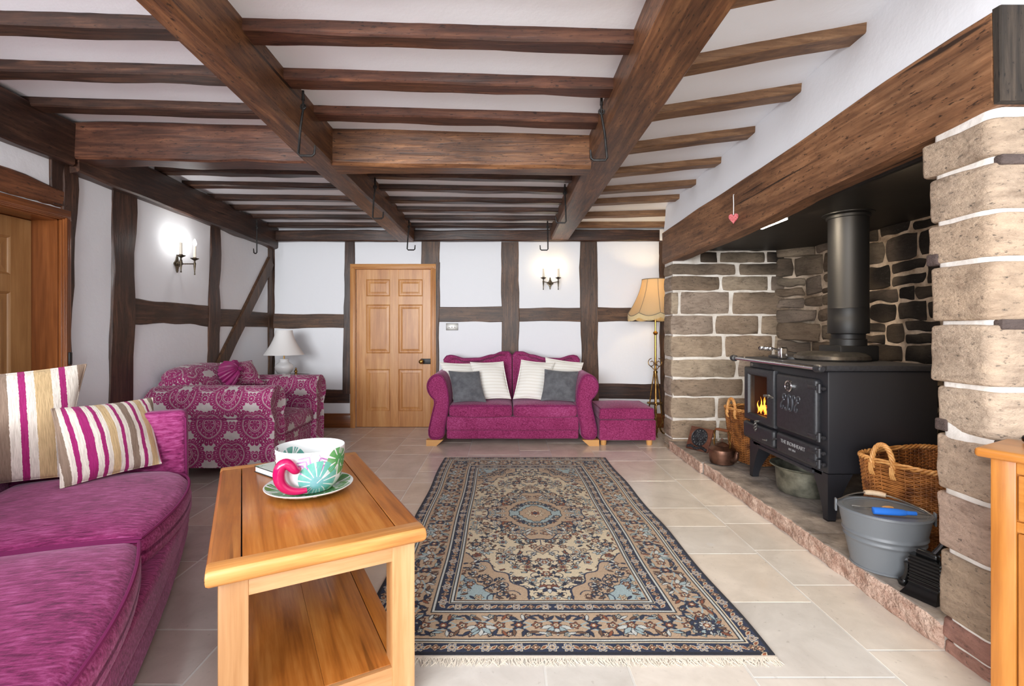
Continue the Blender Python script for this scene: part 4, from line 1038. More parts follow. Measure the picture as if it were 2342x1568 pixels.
seq = [(9, cr_), (9, tn_), (5, cr_), (4.2, mg_), (6, cr_), (9, gy_), (6, cr_), (4.2, mg_), (5, cr_), (10, tn_), (5, cr_), (4.2, mg_), (8, cr_), (9.5, gy_), (5, cr_), (4.2, mg_)]
M_str1 = stripes('striped_chenille', seq, 1.55, .30)
seq2 = [(7, gy_), (5, cr_), (5, mg_), (7, cr_), (9, mg_), (7, cr_), (4.5, mg_), (6, cr_), (9, tn_), (5, cr_), (4.5, mg_), (6, cr_), (9, gy_), (5.5, cr_), (4.5, mg_), (6, cr_), (9, tn_), (3, cr_), (4, mg_), (6, cr_)]
M_str2 = stripes('striped_chenille_small', seq2, 1/.47, .5)
G = 'striped cushions on the magenta sofa'
pillow('cushion', [atZ(-330, 1165, .45), atZ(152, 1094, .46), at(193, 838, 2.60), at(-250, 880, 2.05)], .19, M_str1, 'large striped cushion at the left edge, behind the smaller striped one', G, seed=11, n=26, pin=.05)
pillow('cushion', [atZ(143, 1119, .458), atZ(371, 1062, .458), at(350, 914, 2.80), at(122, 940, 2.33)], .13, M_str2, 'smaller striped cushion leaning in front of the large one by the sofa arm', G, seed=12, n=26, pin=.045)

bpy.data.objects['cushion.006'].location += Vector((0, .01, .012)); bpy.data.objects['cushion.007'].location += Vector((.012, -.022, .014))

# ------------------------------------------------------------------ patterned armchair
def damask(name, W=.36, H=.46):
    m, nt, b = newmat(name, .85, spec=.15); E.nt = nt
    tc = nd(nt, 'ShaderNodeTexCoord'); sp_ = nd(nt, 'ShaderNodeSeparateXYZ'); nt.links.new(tc.outputs['Object'], sp_.inputs[0])
    ge = nd(nt, 'ShaderNodeNewGeometry'); vt = nd(nt, 'ShaderNodeVectorTransform', vector_type='NORMAL', convert_from='WORLD', convert_to='OBJECT'); nt.links.new(ge.outputs['Normal'], vt.inputs[0])
    sn = nd(nt, 'ShaderNodeSeparateXYZ'); nt.links.new(vt.outputs[0], sn.inputs[0])
    x, y, z = (E(sp_.outputs[i]) for i in range(3)); nx, ny, nz = (abs(E(sn.outputs[i])) for i in range(3))
    isx = (nx > ny)*(nx > nz); isz = (nz > nx)*(nz > ny); isy = 1-isx-isz
    p = isx*y+isy*x+isz*x; q = isx*z+isy*z+isz*(-y)
    nzz = ntex(nt, coords(nt, (1, 1, 1), False), 26, 3); p = p+(E(nzz)-.5)*.006
    def palmette(px, py):
        X = abs(px)/(W*.44); Y = (py)/(H*.355)
        r = sqrt_(X*X+Y*Y); th = atan2_(X, -Y)                      # th = 0 at the foot
        heart = 1-.30*exp_(-((PI-th)*2.2)**2)+.10*exp_(-((th)*2.4)**2)
        rn = r/heart
        sc = abs(sin_(th*12.5)); R = .865+.08*sc
        body = rn < R
        ring = (rn > .575)*(rn < .60)+(rn > .32)*(rn < .338)+(rn > .625)*(rn < .635)
        vein = (rn > .70)*(rn < .93)*(abs(sin_(th*12.5)) < .10)
        dots = (abs(rn-.80) < .022)*(abs(cos_(th*12.5)) < .34)
        inner = (rn > .36)*(rn < .57)*(abs(sin_(th*5.5+rn*9)) < .10)+(abs(rn-.46) < .020)*(abs(cos_(th*8)) < .3)
        star = (rn < .24)*(abs(sin_(th*3.5)) < .16)*(rn > .07)+(abs(rn-.26) < .012)
        light = min_(ring+vein+dots+inner+star, 1)
        return body, light
    a1, l1 = palmette(wrap_(p, W), wrap_(q, H)); a2, l2 = palmette(wrap_(p+W/2, W), wrap_(q+H/2, H))
    def crown(px, py):
        X = abs(px); r = sqrt_(X*X+py*py); th = atan2_(X, py); R = .034+.012*abs(sin_(th*3.5)); body = r < R
        hole = (abs(r-.024) < .002)+(r < .005)+(abs(r-.034) < .002)*(abs(sin_(th*7)) < .6)
        r2 = sqrt_((X-.058)*(X-.058)+(py+.018)*(py+.018)); cur = (abs(r2-.017) < .005)
        return max_(body, cur), min_(hole, 1)
    c1, k1 = crown(wrap_(p+W/2, W), wrap_(q+.02, H)); c2, k2 = crown(wrap_(p, W), wrap_(q+H/2+.02, H))
    col = max_(max_(a1*(1-l1), a2*(1-l2)), max_(c1*(1-k1), c2*(1-k2))*(1-a1)*(1-a2))
    col = min_(max_(col, 0), 1)
    n2 = ntex(nt, coords(nt, (1, 1, 1), False), 9, 3)
    mgc = ramp(nt, n2, [(.3, lin(130, 34, 84)), (.7, lin(160, 58, 112))]); gr = ramp(nt, n2, [(.3, lin(178, 168, 168)), (.7, lin(200, 190, 188))])
    nt.links.new(mixc(nt, col.x, gr, mgc), b.inputs['Base Color']); b.inputs['Sheen Weight'].default_value = .15
    bump(nt, b, col.x, .15, .004); return m
M_dam = damask('magenta_damask')
ac = thing('armchair', 'wide armchair in magenta and silver damask beside the left wall', 'armchair', (-2.33, 4.3, 0))
AX, AY = -2.33, 4.3
xb, xf, yn, yf = -.50, .49, -.53, .54                        # back, front, near side, far side
mb = MB(); mb.rbox(xb, xf-.03, yn+.06, yf-.08, .12, .33, .03, 3, 12); mb.build('base', M_dam, ac)
def sidep(near):
    mb = MB(); s_ = 1 if near else -1
    y0 = yn if near else yf
    prof = [(0.02, .12), (.0, .30), (.005, .50)]
    n = 20; R = []
    # outline of the arm in (offset from the outer side, z), swept from front to back
    out = [(.02, .115), (.005, .3), (.012, .49)]
    cy, cz, rad = .085, .625, .135
    for i in range(19):
        a = PI*1.22-(PI*1.45)*i/18; out.append((cy+rad*math.cos(a), cz+rad*math.sin(a)))
    out += [(.215, .40), (.215, .12)]
    c = (.11, .42)
    for (X, ins) in ((xf+.0, .06), (xf+.016, .03), (xf+.02, .012), (xf+.012, 0), (xf-.1, 0), (xf-.3, 0), (xf-.5, 0), (xf-.7, 0), (xb+.12, 0), (xb+.03, .01), (xb-.01, .05)):
        ring = []
        for (o_, z_) in out:
            L = math.hypot(o_-c[0], z_-c[1]); k = max(.1, (L-ins)/L); drop = .03*max(0, (xf-.35-X))*0
            ring.append(Vector((X, y0+s_*(c[0]+(o_-c[0])*k), c[1]+(z_-c[1])*k-drop)))
        R.append(ring)
    mb.rings(R); return mb.build('arm', M_dam, ac, angle=50)
a1_ = sidep(True); a2_ = sidep(False)
for s_, y0, par in ((1, yn, a1_), (-1, yf, a2_)):
    mb = MB(); mb.tube([(xf-.02, y0+s_*.002, .505), (xf-.4, y0+s_*.004, .505), (xb+.05, y0+s_*.004, .505)], .006, 6); mb.build('piping', M_pipe, par)
mb = MB(); mb.rbox(xb-.0, xb+.24, yn+.10, yf-.10, .12, .80, .06, 4, 10); mb.build('backrest', M_dam, ac)
def stc(p, h): return (p[0], p[1], p[2]+(.05*(1-(p[0]/h.x)**2)*(1-(p[1]/h.y)**2) if p[2] > 0 else 0))
mb = MB(); mb.rbox(xb+.22, xf+.005, yn+.215, yf-.215, .32, .455, .045, 4, 10, fn=stc); mb.build('seat_cushion', M_dam, ac)
def bkc(p, h): return (p[0]+(.05*(1-(p[1]/h.y)**2)*(1-(p[2]/h.z)**2) if p[0] > 0 else 0)-.06*(p[2]/h.z), p[1]*(1-.05*(p[2] > h.z*.8)), p[2]+.045*(1-(p[1]/h.y)**2)*(1 if p[2] > 0 else 0))
mb = MB(); mb.rbox(xb+.08, xb+.30, yn+.07, yf-.20, .46, .865, .08, 5, 8, fn=bkc); mb.build('back_cushion', M_dam, ac)
for (x_, y_) in ((xb+.08, yn+.1), (xb+.08, yf-.1), (xf-.08, yn+.1), (xf-.08, yf-.1)):
    mb = MB(); mb.lathe([(0, 0), (.022, 0), (.03, .12), (0, .12)], 14, M=Matrix.Translation((x_, y_, 0))); mb.build('foot', M_black, ac)
# patterned cushion with a satin knot
M_satin = noisy('magenta_satin', lin(112, 20, 74), lin(150, 36, 104), 9, .5, bmp=.3)
M_damp = M_dam
kc = pillow('cushion', sq([(497, 888, 4.25), (590, 884, 4.55), (562, 832, 4.60), (490, 838, 4.28)]), .15, M_dam, 'damask cushion with a ruched magenta satin knot on the patterned armchair', piping=M_dam, seed=21)
kc.location += Vector((.066, -.02, .034))
mb = MB(); n_ = 9
for k in range(n_):
    a0 = -1.1+2.2*k/(n_-1)
    cpt = Vector((-.06, .0, .085)); pp = []
    for i in range(10):
        q = i/9; pp.append(cpt+Vector((-.13*q*math.cos(a0)-.02, .12*q*math.sin(a0)-.02*q, .03*math.sin(PI*q)-.07*q*q)))
    mb.tube(pp, [.010+.018*i/9 for i in range(10)], 8, flat=.55)
mb.lathe([(0, -.02), (.022, -.012), (.026, 0), (.02, .014), (0, .02)], 14, M=Matrix.Translation((-.06, 0, .09)))
for k in range(4):
    pp = [Vector((-.06, .0, .088))+Vector((-.01-.03*k/3*i/6, .085*i/6, .01*math.sin(PI*i/6)-.02*i/6)) for i in range(7)]
    mb.tube(pp, [.008+.014*i/6 for i in range(7)], 8, flat=.5)
mb.build('ruched_knot', M_satin, kc)

# ------------------------------------------------------------------ coffee table
ct = thing('coffee_table', 'golden oak coffee table with a lower shelf in front of the sofa', 'table', (-.787, 1.89, 0), math.atan2(.952, -.522))
# local x runs along the table away from the camera, local y to the left
LT, WT, HT = 1.105, .612, .57
mb = MB(); eb = .06; sb_ = .085; g = .0022; z0, z1 = HT-.046, HT
hx, hy = LT/2, WT/2
def plank(x0, x1, y0, y1, mi, bv=.003): mb.box(x0, x1, y0, y1, z0, z1, bevel=bv, mi=mi)
def edgeplank(x0, x1, y0, y1, mi): mb.rbox(x0, x1, y0, y1, z0, z1, .011, 4, 3, mi=mi)
for s_ in (-1, 1):
    # end board: rounded on its outer edge, flush with the planks inside
    prof = [(hx-eb, z0), (hx-.010, z0), (hx-.004, z0+.004), (hx, z0+.012), (hx, z1-.016), (hx-.002, z1-.008), (hx-.007, z1-.002), (hx-.014, z1), (hx-eb, z1)]
    R = [[Vector((s_*p[0], y, p[1]-dz if p[1] > z0+.02 else p[1]+dz)) for p in prof] for y, dz in ((-hy+.001, .012), (-hy+.003, .004), (-hy+.010, 0), (0, 0), (hy-.010, 0), (hy-.003, .004), (hy-.001, .012))]
    mb.rings(R, mi=1)
    prof = [(hy-sb_, z0), (hy-.010, z0), (hy-.003, z0+.006), (hy-.001, z0+.014), (hy-.001, z1-.014), (hy-.004, z1-.005), (hy-.012, z1-.0003), (hy-sb_+.001, z1-.0003), (hy-sb_, z1-.0012)]
    mb.rings([[Vector((x, s_*p[0], p[1])) for p in prof] for x in (-hx+eb+.0006, 0, hx-eb-.0006)], mi=0)
mb.box(-hx+eb+.0008, hx-eb-.0008, -hy+sb_+.004, hy-sb_-.004, z0+.004, z1-.0003, bevel=.001, mi=0)
mb.box(-hx+eb, hx-eb, -hy+sb_-.02, hy-sb_+.02, z0-.004, z0+.01, mi=2)
mb.build('tabletop', [M_tabX, wood('sunlit_end_board', lin(146, 88, 38), lin(202, 138, 72), lin(226, 170, 102), axis='Y', rough=.34, patch=.1, bmp=.05, s=.75, crack=.3), M_black], ct, angle=30)  # end boards in a paler oak: sunlight on the edge painted in
lw = .075; ins = .03
for sx_ in (-1, 1):
    for sy_ in (-1, 1):
        cx, cy = sx_*(hx-ins-lw/2), sy_*(hy-ins-lw/2); mb = MB(); mb.box(cx-lw/2, cx+lw/2, cy-lw/2, cy+lw/2, 0, z0, bevel=.005); mb.build('leg', M_legZ, ct)
for s_ in (-1, 1):
    mb = MB(); x_ = s_*(hx-ins-.014); mb.box(x_-.011, x_+.011, -hy+ins+lw-.002, hy-ins-lw+.002, z0-.055, z0, bevel=.003); mb.build('apron', M_tabY if s_ > 0 else wood('lit_oak_Y', *TEAL, axis='Y', rough=.35, patch=.2, bmp=.05, s=.75, crack=.35), ct)  # near apron in a paler oak: window light on the front painted in
    mb = MB(); y_ = s_*(hy-ins-.014); mb.box(-hx+ins+lw-.002, hx-ins-lw+.002, y_-.011, y_+.011, z0-.055, z0, bevel=.003); mb.build('apron', M_tabX, ct)
mb = MB(); sz = .135; nb = 2
mb.box(-hx+ins+.01, hx-ins-.01, -hy+ins+.012, -hy+ins+.07, sz-.024, sz, bevel=.002); mb.box(-hx+ins+.01, hx-ins-.01, hy-ins-.07, hy-ins-.012, sz-.024, sz, bevel=.002)
w_ = (WT-2*ins-.14-.006)/nb
for k in range(nb): mb.box(-hx+ins+.02, hx-ins-.02, -hy+ins+.073+w_*k+.0004, -hy+ins+.073+w_*(k+1)-.0004, sz-.022, sz-.0005, bevel=.0008)
mb.build('shelf', M_tabX, ct)
for s_ in (-1, 1):
    mb = MB(); x_ = s_*(hx-ins-.016); mb.box(x_-.013, x_+.013, -hy+ins+lw-.002, hy-ins-lw+.002, sz-.07, sz-.002, bevel=.003); mb.build('shelf_rail', M_tabY if s_ > 0 else bpy.data.materials['lit_oak_Y'], ct)  # near rail shares the apron's painted-in window light

# cup and saucer
cx_, cy_ = -.776, 1.905
def leafy(name, mode):
    m, nt, b = newmat(name, .1, spec=.5); E.nt = nt; tc = nd(nt, 'ShaderNodeTexCoord'); s_ = nd(nt, 'ShaderNodeSeparateXYZ'); nt.links.new(tc.outputs['Object'], s_.inputs[0])
    x, y, z = (E(s_.outputs[i]) for i in range(3)); nz = E(ntex(nt, coords(nt, (1, 1, 1), False), 28, 4)); nz2 = E(ntex(nt, coords(nt, (1, 1, 1), False), 12, 3))
    th = atan2_(x, -y)                                     # 0 towards the camera, + to the right
    if mode == 'cup': u, v_ = th*.125, z
    else: u, v_ = x, y
    base = lin(228, 228, 228); cur = None
    def put(mask, col):
        nonlocal cur
        cur = mixc(nt, mask.x, cur if cur is not None else base, col)
    def monstera(cu, cv_, rot, R, c1, c2, nl=11, cut=.34):
        dx, dy = u-cu, v_-cv_; c, s = math.cos(rot), math.sin(rot)
        a, d = dx*c+dy*s, dy*c-dx*s                        # a along the rib
        r = sqrt_(a*a+d*d)*(1/R); t_ = atan2_(abs(d), a)
        body = r < (.98-.30*E.op('POWER', t_*(1/PI), 2))
        slit = (sin_(t_*nl+.6-r*1.1) > .80)*(r > cut); rib = (abs(d) < .0016)*(a > 0)
        f = min_(max_(r*.6+nz*.7-.2, 0), 1)
        put(body*(1-slit)*(1-rib)*min_(.7+nz*.5, 1), mixc(nt, f.x, tuple(k*.72 for k in c1[:3])+(1,), tuple(k*.72 for k in c2[:3])+(1,)))
    def sprig(cu, cv_, rot, R, c1):
        dx, dy = u-cu, v_-cv_; c, s = math.cos(rot), math.sin(rot); a, d = dx*c+dy*s, dy*c-dx*s
        m_ = (abs(d) < .0009)*(a > 0)*(a < R)
        for k in range(4):
            for sg in (1, -1):
                t0 = R*(.2+.22*k); al = .75*sg; ln = .021-.003*k; ax, dx_ = a-t0-ln*math.cos(al)*.95, d-ln*math.sin(al)*.95
                p_, q_ = ax*math.cos(al)+dx_*math.sin(al), dx_*math.cos(al)-ax*math.sin(al); m_ = max_(m_, ((p_*p_)*(1/ln/ln)+(q_*q_)*(1/.0034/.0034)) < 1)
        put(m_*min_(.5+nz*.6, 1), c1)
    if mode == 'cup':
        sprig(.055, .168, -2.2, .085, lin(160, 84, 168)); sprig(.078, .16, -1.2, .07, lin(150, 60, 150))
        monstera(.165, .125, -1.9, .062, lin(70, 160, 90), lin(120, 200, 110), 9); monstera(.072, .050, .7, .088, lin(130, 200, 216), lin(110, 206, 170), 15, .3)
        monstera(-.155, .14, -1.2, .05, lin(150, 50, 90), lin(110, 50, 70), 9); monstera(.24, .08, 1, .07, lin(60, 150, 80), lin(120, 190, 100)); monstera(-.26, .08, 2, .07, lin(60, 150, 80), lin(120, 190, 190))
    else:
        for k, (a, c1, c2) in enumerate(((-.2, lin(60, 150, 70), lin(130, 190, 90)), (.75, lin(40, 120, 50), lin(96, 180, 80)), (2.3, lin(60, 140, 60), lin(130, 190, 100)), (3.5, lin(50, 130, 60), lin(110, 180, 80)), (4.4, lin(90, 160, 90), lin(60, 130, 60)), (5.35, lin(130, 190, 140), lin(60, 150, 70)))):
            monstera(.075*math.cos(a), .075*math.sin(a), a+.5*(-1)**k, .088, c1, c2, 8)
    nt.links.new(cur, b.inputs['Base Color']); return m
cup = thing('cup', 'giant white cup with painted tropical leaves and a magenta handle on the coffee table', 'cup', (cx_, cy_, .574))
mb = MB(); prof = [(0, .012), (.072, .012), (.076, .004), (.080, .004), (.086, .012), (.103, .03), (.116, .06), (.1225, .10), (.125, .14), (.126, .166), (.1255, .170), (.1225, .170), (.1215, .165), (.120, .14), (.117, .10), (.110, .06), (.095, .034), (.07, .022), (0, .02)]
pp = chaikin([Vector((a, 0, c)) for a, c in prof], 1, False); mb.lathe([(max(0, p.x), p.z) for p in pp], 72, caps=False); mb.build('bowl', leafy('leaf_painted_ceramic', 'cup'), cup)
M_hand = newmat('magenta_glaze', .12, lin(178, 20, 84))[0]
ha = math.atan2(-.976, -.22)                          # handle direction, towards the camera and a little left
hd = Vector((math.cos(ha), math.sin(ha), 0)); sd_ = Vector((0, 0, 1)).cross(hd)
hp_ = [(.122, .116, .036), (.132, .110, .038), (.141, .114, .034), (.146, .128, .026), (.152, .140, .014), (.158, .138, .0), (.164, .120, -.010), (.165, .094, -.012), (.161, .068, -.008), (.151, .047, .006), (.138, .036, .022), (.124, .032, .044), (.110, .034, .062)]
pts = chaikin([hd*a+sd_*s_+Vector((0, 0, z)) for a, z, s_ in hp_], 2, False); n_ = len(pts)
mb = MB(); mb.tube(pts, [.0095+.0115*math.sin(PI*min(1, i/(n_-1)*1.02))**1.2 for i in range(n_)], 14); mb.build('handle', M_hand, cup, angle=60)
sau = MB(); prof = [(0, 0), (.09, 0), (.094, .004), (.12, .008), (.15, .018), (.163, .026), (.166, .030), (.163, .0315), (.15, .025), (.12, .014), (.09, .009), (0, .0085)]
pp = chaikin([Vector((a, 0, c)) for a, c in prof], 1, False); sau.lathe([(max(0, p.x), p.z) for p in pp], 72, caps=False)
so = sau.build('saucer', leafy('leaf_painted_saucer', 'saucer')); so.location = (cx_, cy_, .5703); tag(so, 'large white saucer with green painted leaves under the giant cup', 'saucer')
cup.location.z = .5802; cup.location.x += .004; cup.scale = (1.03, 1.03, 1.0)
# book lying behind the cup
bk = thing('book', 'small hardback book with a dark spine lying behind the giant cup', 'book', (-1.0, 2.15, .5702), math.radians(-36))
M_cov = noisy('book_cover', lin(206, 214, 204), lin(90, 140, 96), 14, .4, lo=.58, hi=.66); M_pg = newmat('paper_pages', .8, lin(232, 226, 224))[0]; M_navy = newmat('dark_board', .45, lin(34, 44, 46))[0]
mb = MB(); mb.box(-.10, .10, -.066, .066, .003, .024); mb.build('pages', M_pg, bk, smooth=False)
mb = MB(); mb.box(-.105, .105, -.07, .07, 0, .003, bevel=.001); mb.box(-.105, .105, -.07, .07, .024, .0265, bevel=.001); mb.box(-.105, .105, .066, .07, 0, .0265, bevel=.001); mb.build('cover', M_navy, bk)
mb = MB(); mb.box(-.10, .10, -.066, .066, .0265, .0272); mb.build('cover_print', M_cov, bk, smooth=False)
# ------------------------------------------------------------------ Persian rug: pattern computed knot by knot
def make_rug():
    W, L = 1.55, 2.73; NX, NY = 260, 458                     # one quarter
    hw, hl = W/2, L/2
    us = (np.arange(NX)+.5)/NX*hw; vs = (np.arange(NY)+.5)/NY*hl
    U, V = np.meshgrid(us, vs)
    L3 = lambda r, g, b: np.array(lin(r, g, b)[:3])
    navy, ink, cream, tan, blue, rust, brown, pale = L3(40, 48, 72), L3(36, 36, 44), L3(212, 196, 166), L3(184, 158, 130), L3(158, 176, 178), L3(138, 80, 52), L3(108, 78, 58), L3(198, 200, 194)
    img = np.zeros((NY, NX, 3)); img[:] = cream
    du = hw/NX; dv = hl/NY
    def win(cx, cy, r):
        i0, i1 = max(0, int((cx-r)/du)), min(NX, int((cx+r)/du)+2); j0, j1 = max(0, int((cy-r)/dv)), min(NY, int((cy+r)/dv)+2)
        return (slice(j0, j1), slice(i0, i1)) if i1 > i0 and j1 > j0 else None
    def flower(cx, cy, r, n, c1, c2, c3=None, rot=0, out=None):
        s = win(cx, cy, r+.01)
        if not s: return
        x, y = U[s]-cx, V[s]-cy; d = np.hypot(x, y); th = np.arctan2(y, x)+rot; R = r*(.80+.20*np.cos(n*th)); I = img[s]
        I[d < R+.0042] = ink if out is None else out; I[d < R] = c1; m = (d < R*.62+.002); I[m] = ink if out is None else out; I[d < R*.58] = c2
        I[d < r*.24] = c3 if c3 is not None else c1
    def leaf(cx, cy, a, ln, wd, col, out=None):
        s = win(cx, cy, ln+.01)
        if not s: return
        x, y = U[s]-cx, V[s]-cy; p = x*math.cos(a)+y*math.sin(a); q = -x*math.sin(a)+y*math.cos(a)
        t = np.clip(1-(p/ln)**2, 0, 1); I = img[s]; I[(np.abs(q) < wd*t+.0032) & (np.abs(p) < ln+.003)] = ink if out is None else out; I[(np.abs(q) < wd*t) & (np.abs(p) < ln)] = col
    def line(pts, wd, col):
        for (x0, y0), (x1, y1) in zip(pts[:-1], pts[1:]):
            mx, my = (x0+x1)/2, (y0+y1)/2; s = win(mx, my, math.hypot(x1-x0, y1-y0)/2+wd+.004)
            if not s: continue
            dx, dy = x1-x0, y1-y0; l2 = dx*dx+dy*dy+1e-12; t = np.clip(((U[s]-x0)*dx+(V[s]-y0)*dy)/l2, 0, 1)
            img[s][np.hypot(U[s]-x0-t*dx, V[s]-y0-t*dy) < wd] = col
    def palmette(cx, cy, a, r, c1, c2):
        for k in (-2, -1, 0, 1, 2):
            b = a+k*.62; leaf(cx+math.cos(b)*r*.62, cy+math.sin(b)*r*.62, b, r*.45, r*.17, c1 if k % 2 == 0 else c2)
        flower(cx, cy, r*.34, 5, rust, cream)
    rr = random.Random(21)
    fu, fv = .415, 1.005
    # field scroll work
    placed = []
    def free(x, y, r): return all(math.hypot(x-a, y-b) > r+c for a, b, c in placed)
    for k in range(42):
        x, y = rr.uniform(.03, fu-.02), rr.uniform(.05, fv-.02); r = rr.uniform(.04, .085); d_ = rr.choice((-1, 1)); a0 = rr.uniform(0, 6.28)
        line([(x+r*(1-t/28)*math.cos(a0+d_*t*.30), y+r*(1-t/28)*math.sin(a0+d_*t*.30)) for t in range(25)], .0026, navy if k % 3 else ink)
        for t in (3, 8, 13):
            px, py = x+r*(1-t/28)*math.cos(a0+d_*t*.3), y+r*(1-t/28)*math.sin(a0+d_*t*.3); leaf(px, py, a0+d_*t*.3+.4, .017, .0055, rr.choice((blue, pale, navy, brown, rust)))
    for k in range(900):
        x, y = rr.uniform(.012, fu), rr.uniform(.02, fv); r = rr.choice((.034, .026, .022, .018, .015))
        if not free(x, y, r*.92): continue
        placed.append((x, y, r)); q = rr.random()
        if r > .03: (palmette(x, y, rr.uniform(0, 6.28), r*1.25, pale, blue) if q < .6 else flower(x, y, r, 8, navy, tan, rust))
        elif r > .02: flower(x, y, r, rr.choice((5, 6, 8)), rr.choice((pale, tan, blue, rust, pale)), rr.choice((cream, rust, tan)), rr.choice((rust, navy)))
        else:
            for j in range(3): leaf(x, y, rr.uniform(0, 6.28), r*.9, r*.26, rr.choice((blue, rust, navy, brown, pale)))
    # spandrel
    A = np.clip((fu-U)/.33, 0, 9); B = np.clip((fv-V)/.42, 0, 9); phi = np.arctan2(B, A); rad = (A**1.25+B**1.25)**(1/1.25)*(1+.05*np.cos(phi*14))
    inside = (U < fu) & (V < fv)
    img[inside & (rad < 1.03)] = navy; img[inside & (rad < 1.0)] = tan; img[inside & (rad < .52)] = ink; img[inside & (rad < .505)] = blue
    for k in range(16):
        x, y = rr.uniform(.1, fu), rr.uniform(.6, fv); q = (((fu-x)/.33)**1.25+((fv-y)/.42)**1.25)**.8
        if q < .82: line([(x+.045*(1-t/20)*math.cos(k*2+t*.36), y+.045*(1-t/20)*math.sin(k*2+t*.36)) for t in range(17)], .0030, navy)
    for k in range(220):
        x, y = rr.uniform(.1, fu), rr.uniform(.55, fv); q = (((fu-x)/.33)**1.25+((fv-y)/.42)**1.25)**.8
        if q > .88 or .42 < q < .56: continue
        r = rr.choice((.030, .022, .016))
        if not free(x, y-3, r): continue
        placed.append((x, y-3, r))
        if q < .42: flower(x, y, r, 6, rr.choice((rust, cream, pale)), cream, rust)
        else: (flower(x, y, r, 8, rr.choice((navy, pale, rust)), cream, rust) if rr.random() < .55 else palmette(x, y, rr.uniform(0, 6.28), r*1.3, pale, navy))
        leaf(x+r*1.3, y, rr.uniform(0, 6.28), .016, .005, navy); leaf(x, y+r*1.4, rr.uniform(0, 6.28), .016, .005, brown)
    # medallion
    A = U/.315; B = V/.40; phi = np.arctan2(B, A); rad = (A**1.35+B**1.35)**(1/1.35)*(1+.045*np.cos(phi*16))
    img[rad < 1.03] = navy; img[rad < .995] = tan; img[rad < .56] = ink; img[rad < .545] = blue; img[rad < .35] = ink; img[rad < .33] = tan
    for k in range(14):
        a = .08+1.42*k/13; q = .78+.09*math.sin(k*2.4); x, y = .315*q*math.cos(a), .40*q*math.sin(a); line([(x+.034*(1-t/16)*math.cos(a*3+t*.4), y+.034*(1-t/16)*math.sin(a*3+t*.4)) for t in range(14)], .0028, navy)
    for k in range(44):
        a = rr.uniform(.05, 1.52); q = rr.choice((.78, .88, .68, .45, .44)); x, y = .315*q*math.cos(a)*1.0, .40*q*math.sin(a)
        (flower(x, y, rr.choice((.026, .02)), rr.choice((6, 8)), rr.choice((rust, pale, navy, blue)), cream, rust) if k % 2 else leaf(x, y, a+rr.uniform(-1, 1), .03, .008, rr.choice((navy, rust, pale))))
    flower(0, 0, .062, 8, cream, rust, navy); flower(.15, .2, .024, 8, navy, cream, rust)
    line([(.0, .40), (.0, .46)], .003, navy)
    for (w_, c) in ((.062, navy), (.056, tan), (.036, ink), (.032, blue)):
        m = (np.abs(U)/(w_*.8)+np.abs(V-.515)/w_) < 1.0; img[m] = c
    flower(0, .515, .022, 6, rust, cream, navy); flower(.10, .62, .036, 10, navy, tan, rust); flower(.155, .36, .030, 8, rust, cream, navy); flower(0, .66, .03, 6, pale, rust, cream); flower(0, .78, .026, 6, rust, cream, navy); palmette(.0, .9, PI/2, .05, pale, navy)
    # borders: distance to the outer edge
    D = np.minimum(hw-U, hl-V)
    def band(a, b, c): img[(D >= a) & (D < b)] = c
    band(0, .36, tan)
    for a, b, c in ((0, .014, ink), (.014, .066, navy), (.066, .072, cream), (.072, .078, ink), (.078, .086, pale), (.086, .092, ink), (.262, .268, ink), (.268, .276, pale), (.276, .282, ink), (.282, .330, navy), (.330, .335, cream), (.335, .341, ink), (.341, .349, pale), (.349, .354, ink)): band(a, b, c)
    for off, r in ((.040, .021), (.306, .0185)):
        for k in range(40):
            p = .03+.062*k
            for (x, y, ax) in ((p, hl-off, 0), (hw-off, p, PI/2)):
                if (ax == 0 and p > hw-off-.01) or (ax and p > hl-off+.01): continue
                (flower(x, y, r, 6, L3(84, 104, 140), tan, navy, out=cream if k % 2 == 0 else ink) if k % 2 == 0 else flower(x, y, r*.85, 4, tan, rust, cream, out=ink))
                leaf(x+(.031 if ax == 0 else 0), y+(0 if ax == 0 else .031), PI/4+ax, .014, .005, rust, out=cream)
    mid = .177
    for ax in (0, 1):
        ln = hw-mid if ax == 0 else hl-mid
        P = lambda t, o: (t, hl-mid+o) if ax == 0 else (hw-mid+o, t)
        ph = .0; wl = ln/(2 if ax == 0 else 4)
        for sgn in (1, -1):
            line([P(t*ln/120, sgn*.064*math.sin(2*PI*t*ln/120/wl)) for t in range(121)], .0056, navy)
            line([P(t*ln/120, sgn*.030*math.sin(2*PI*t*ln/120/wl+1.2)) for t in range(121)], .0034, blue)
        k = 0; t = 0
        while t < ln+.02:
            x, y = P(t, 0)
            (palmette(x, y, (PI/2 if ax == 0 else 0), .062, pale, blue) if k % 4 == 0 else flower(x, y, .028, 6, pale if k % 2 else navy, rust, cream) if k % 2 == 0 else flower(x, y, .022, 5, rust, cream, navy))
            for o in (-.058, .058):
                x, y = P(t+wl/8, o); flower(x, y, .014, 5, rr.choice((blue, rust, pale)), cream, navy); x, y = P(t+wl/16, o*.8); leaf(x, y, rr.uniform(0, 3), .022, .006, rr.choice((navy, blue, brown))); x, y = P(t+wl*3/16, o*.9); leaf(x, y, rr.uniform(0, 3), .020, .006, rr.choice((navy, rust, pale)))
            t += wl/4; k += 1
    flower(hw-mid, hl-mid, .055, 10, navy, tan, rust); flower(hw-mid, hl-mid, .030, 8, pale, rust, cream)
    full = np.concatenate([np.concatenate([img[::-1, ::-1], img[::-1]], 1), np.concatenate([img[:, ::-1], img], 1)], 0)
    rs = np.random.RandomState(3); full = full*(1+.09*rs.randn(full.shape[0], full.shape[1], 1))
    return np.clip(full, .003, 1)
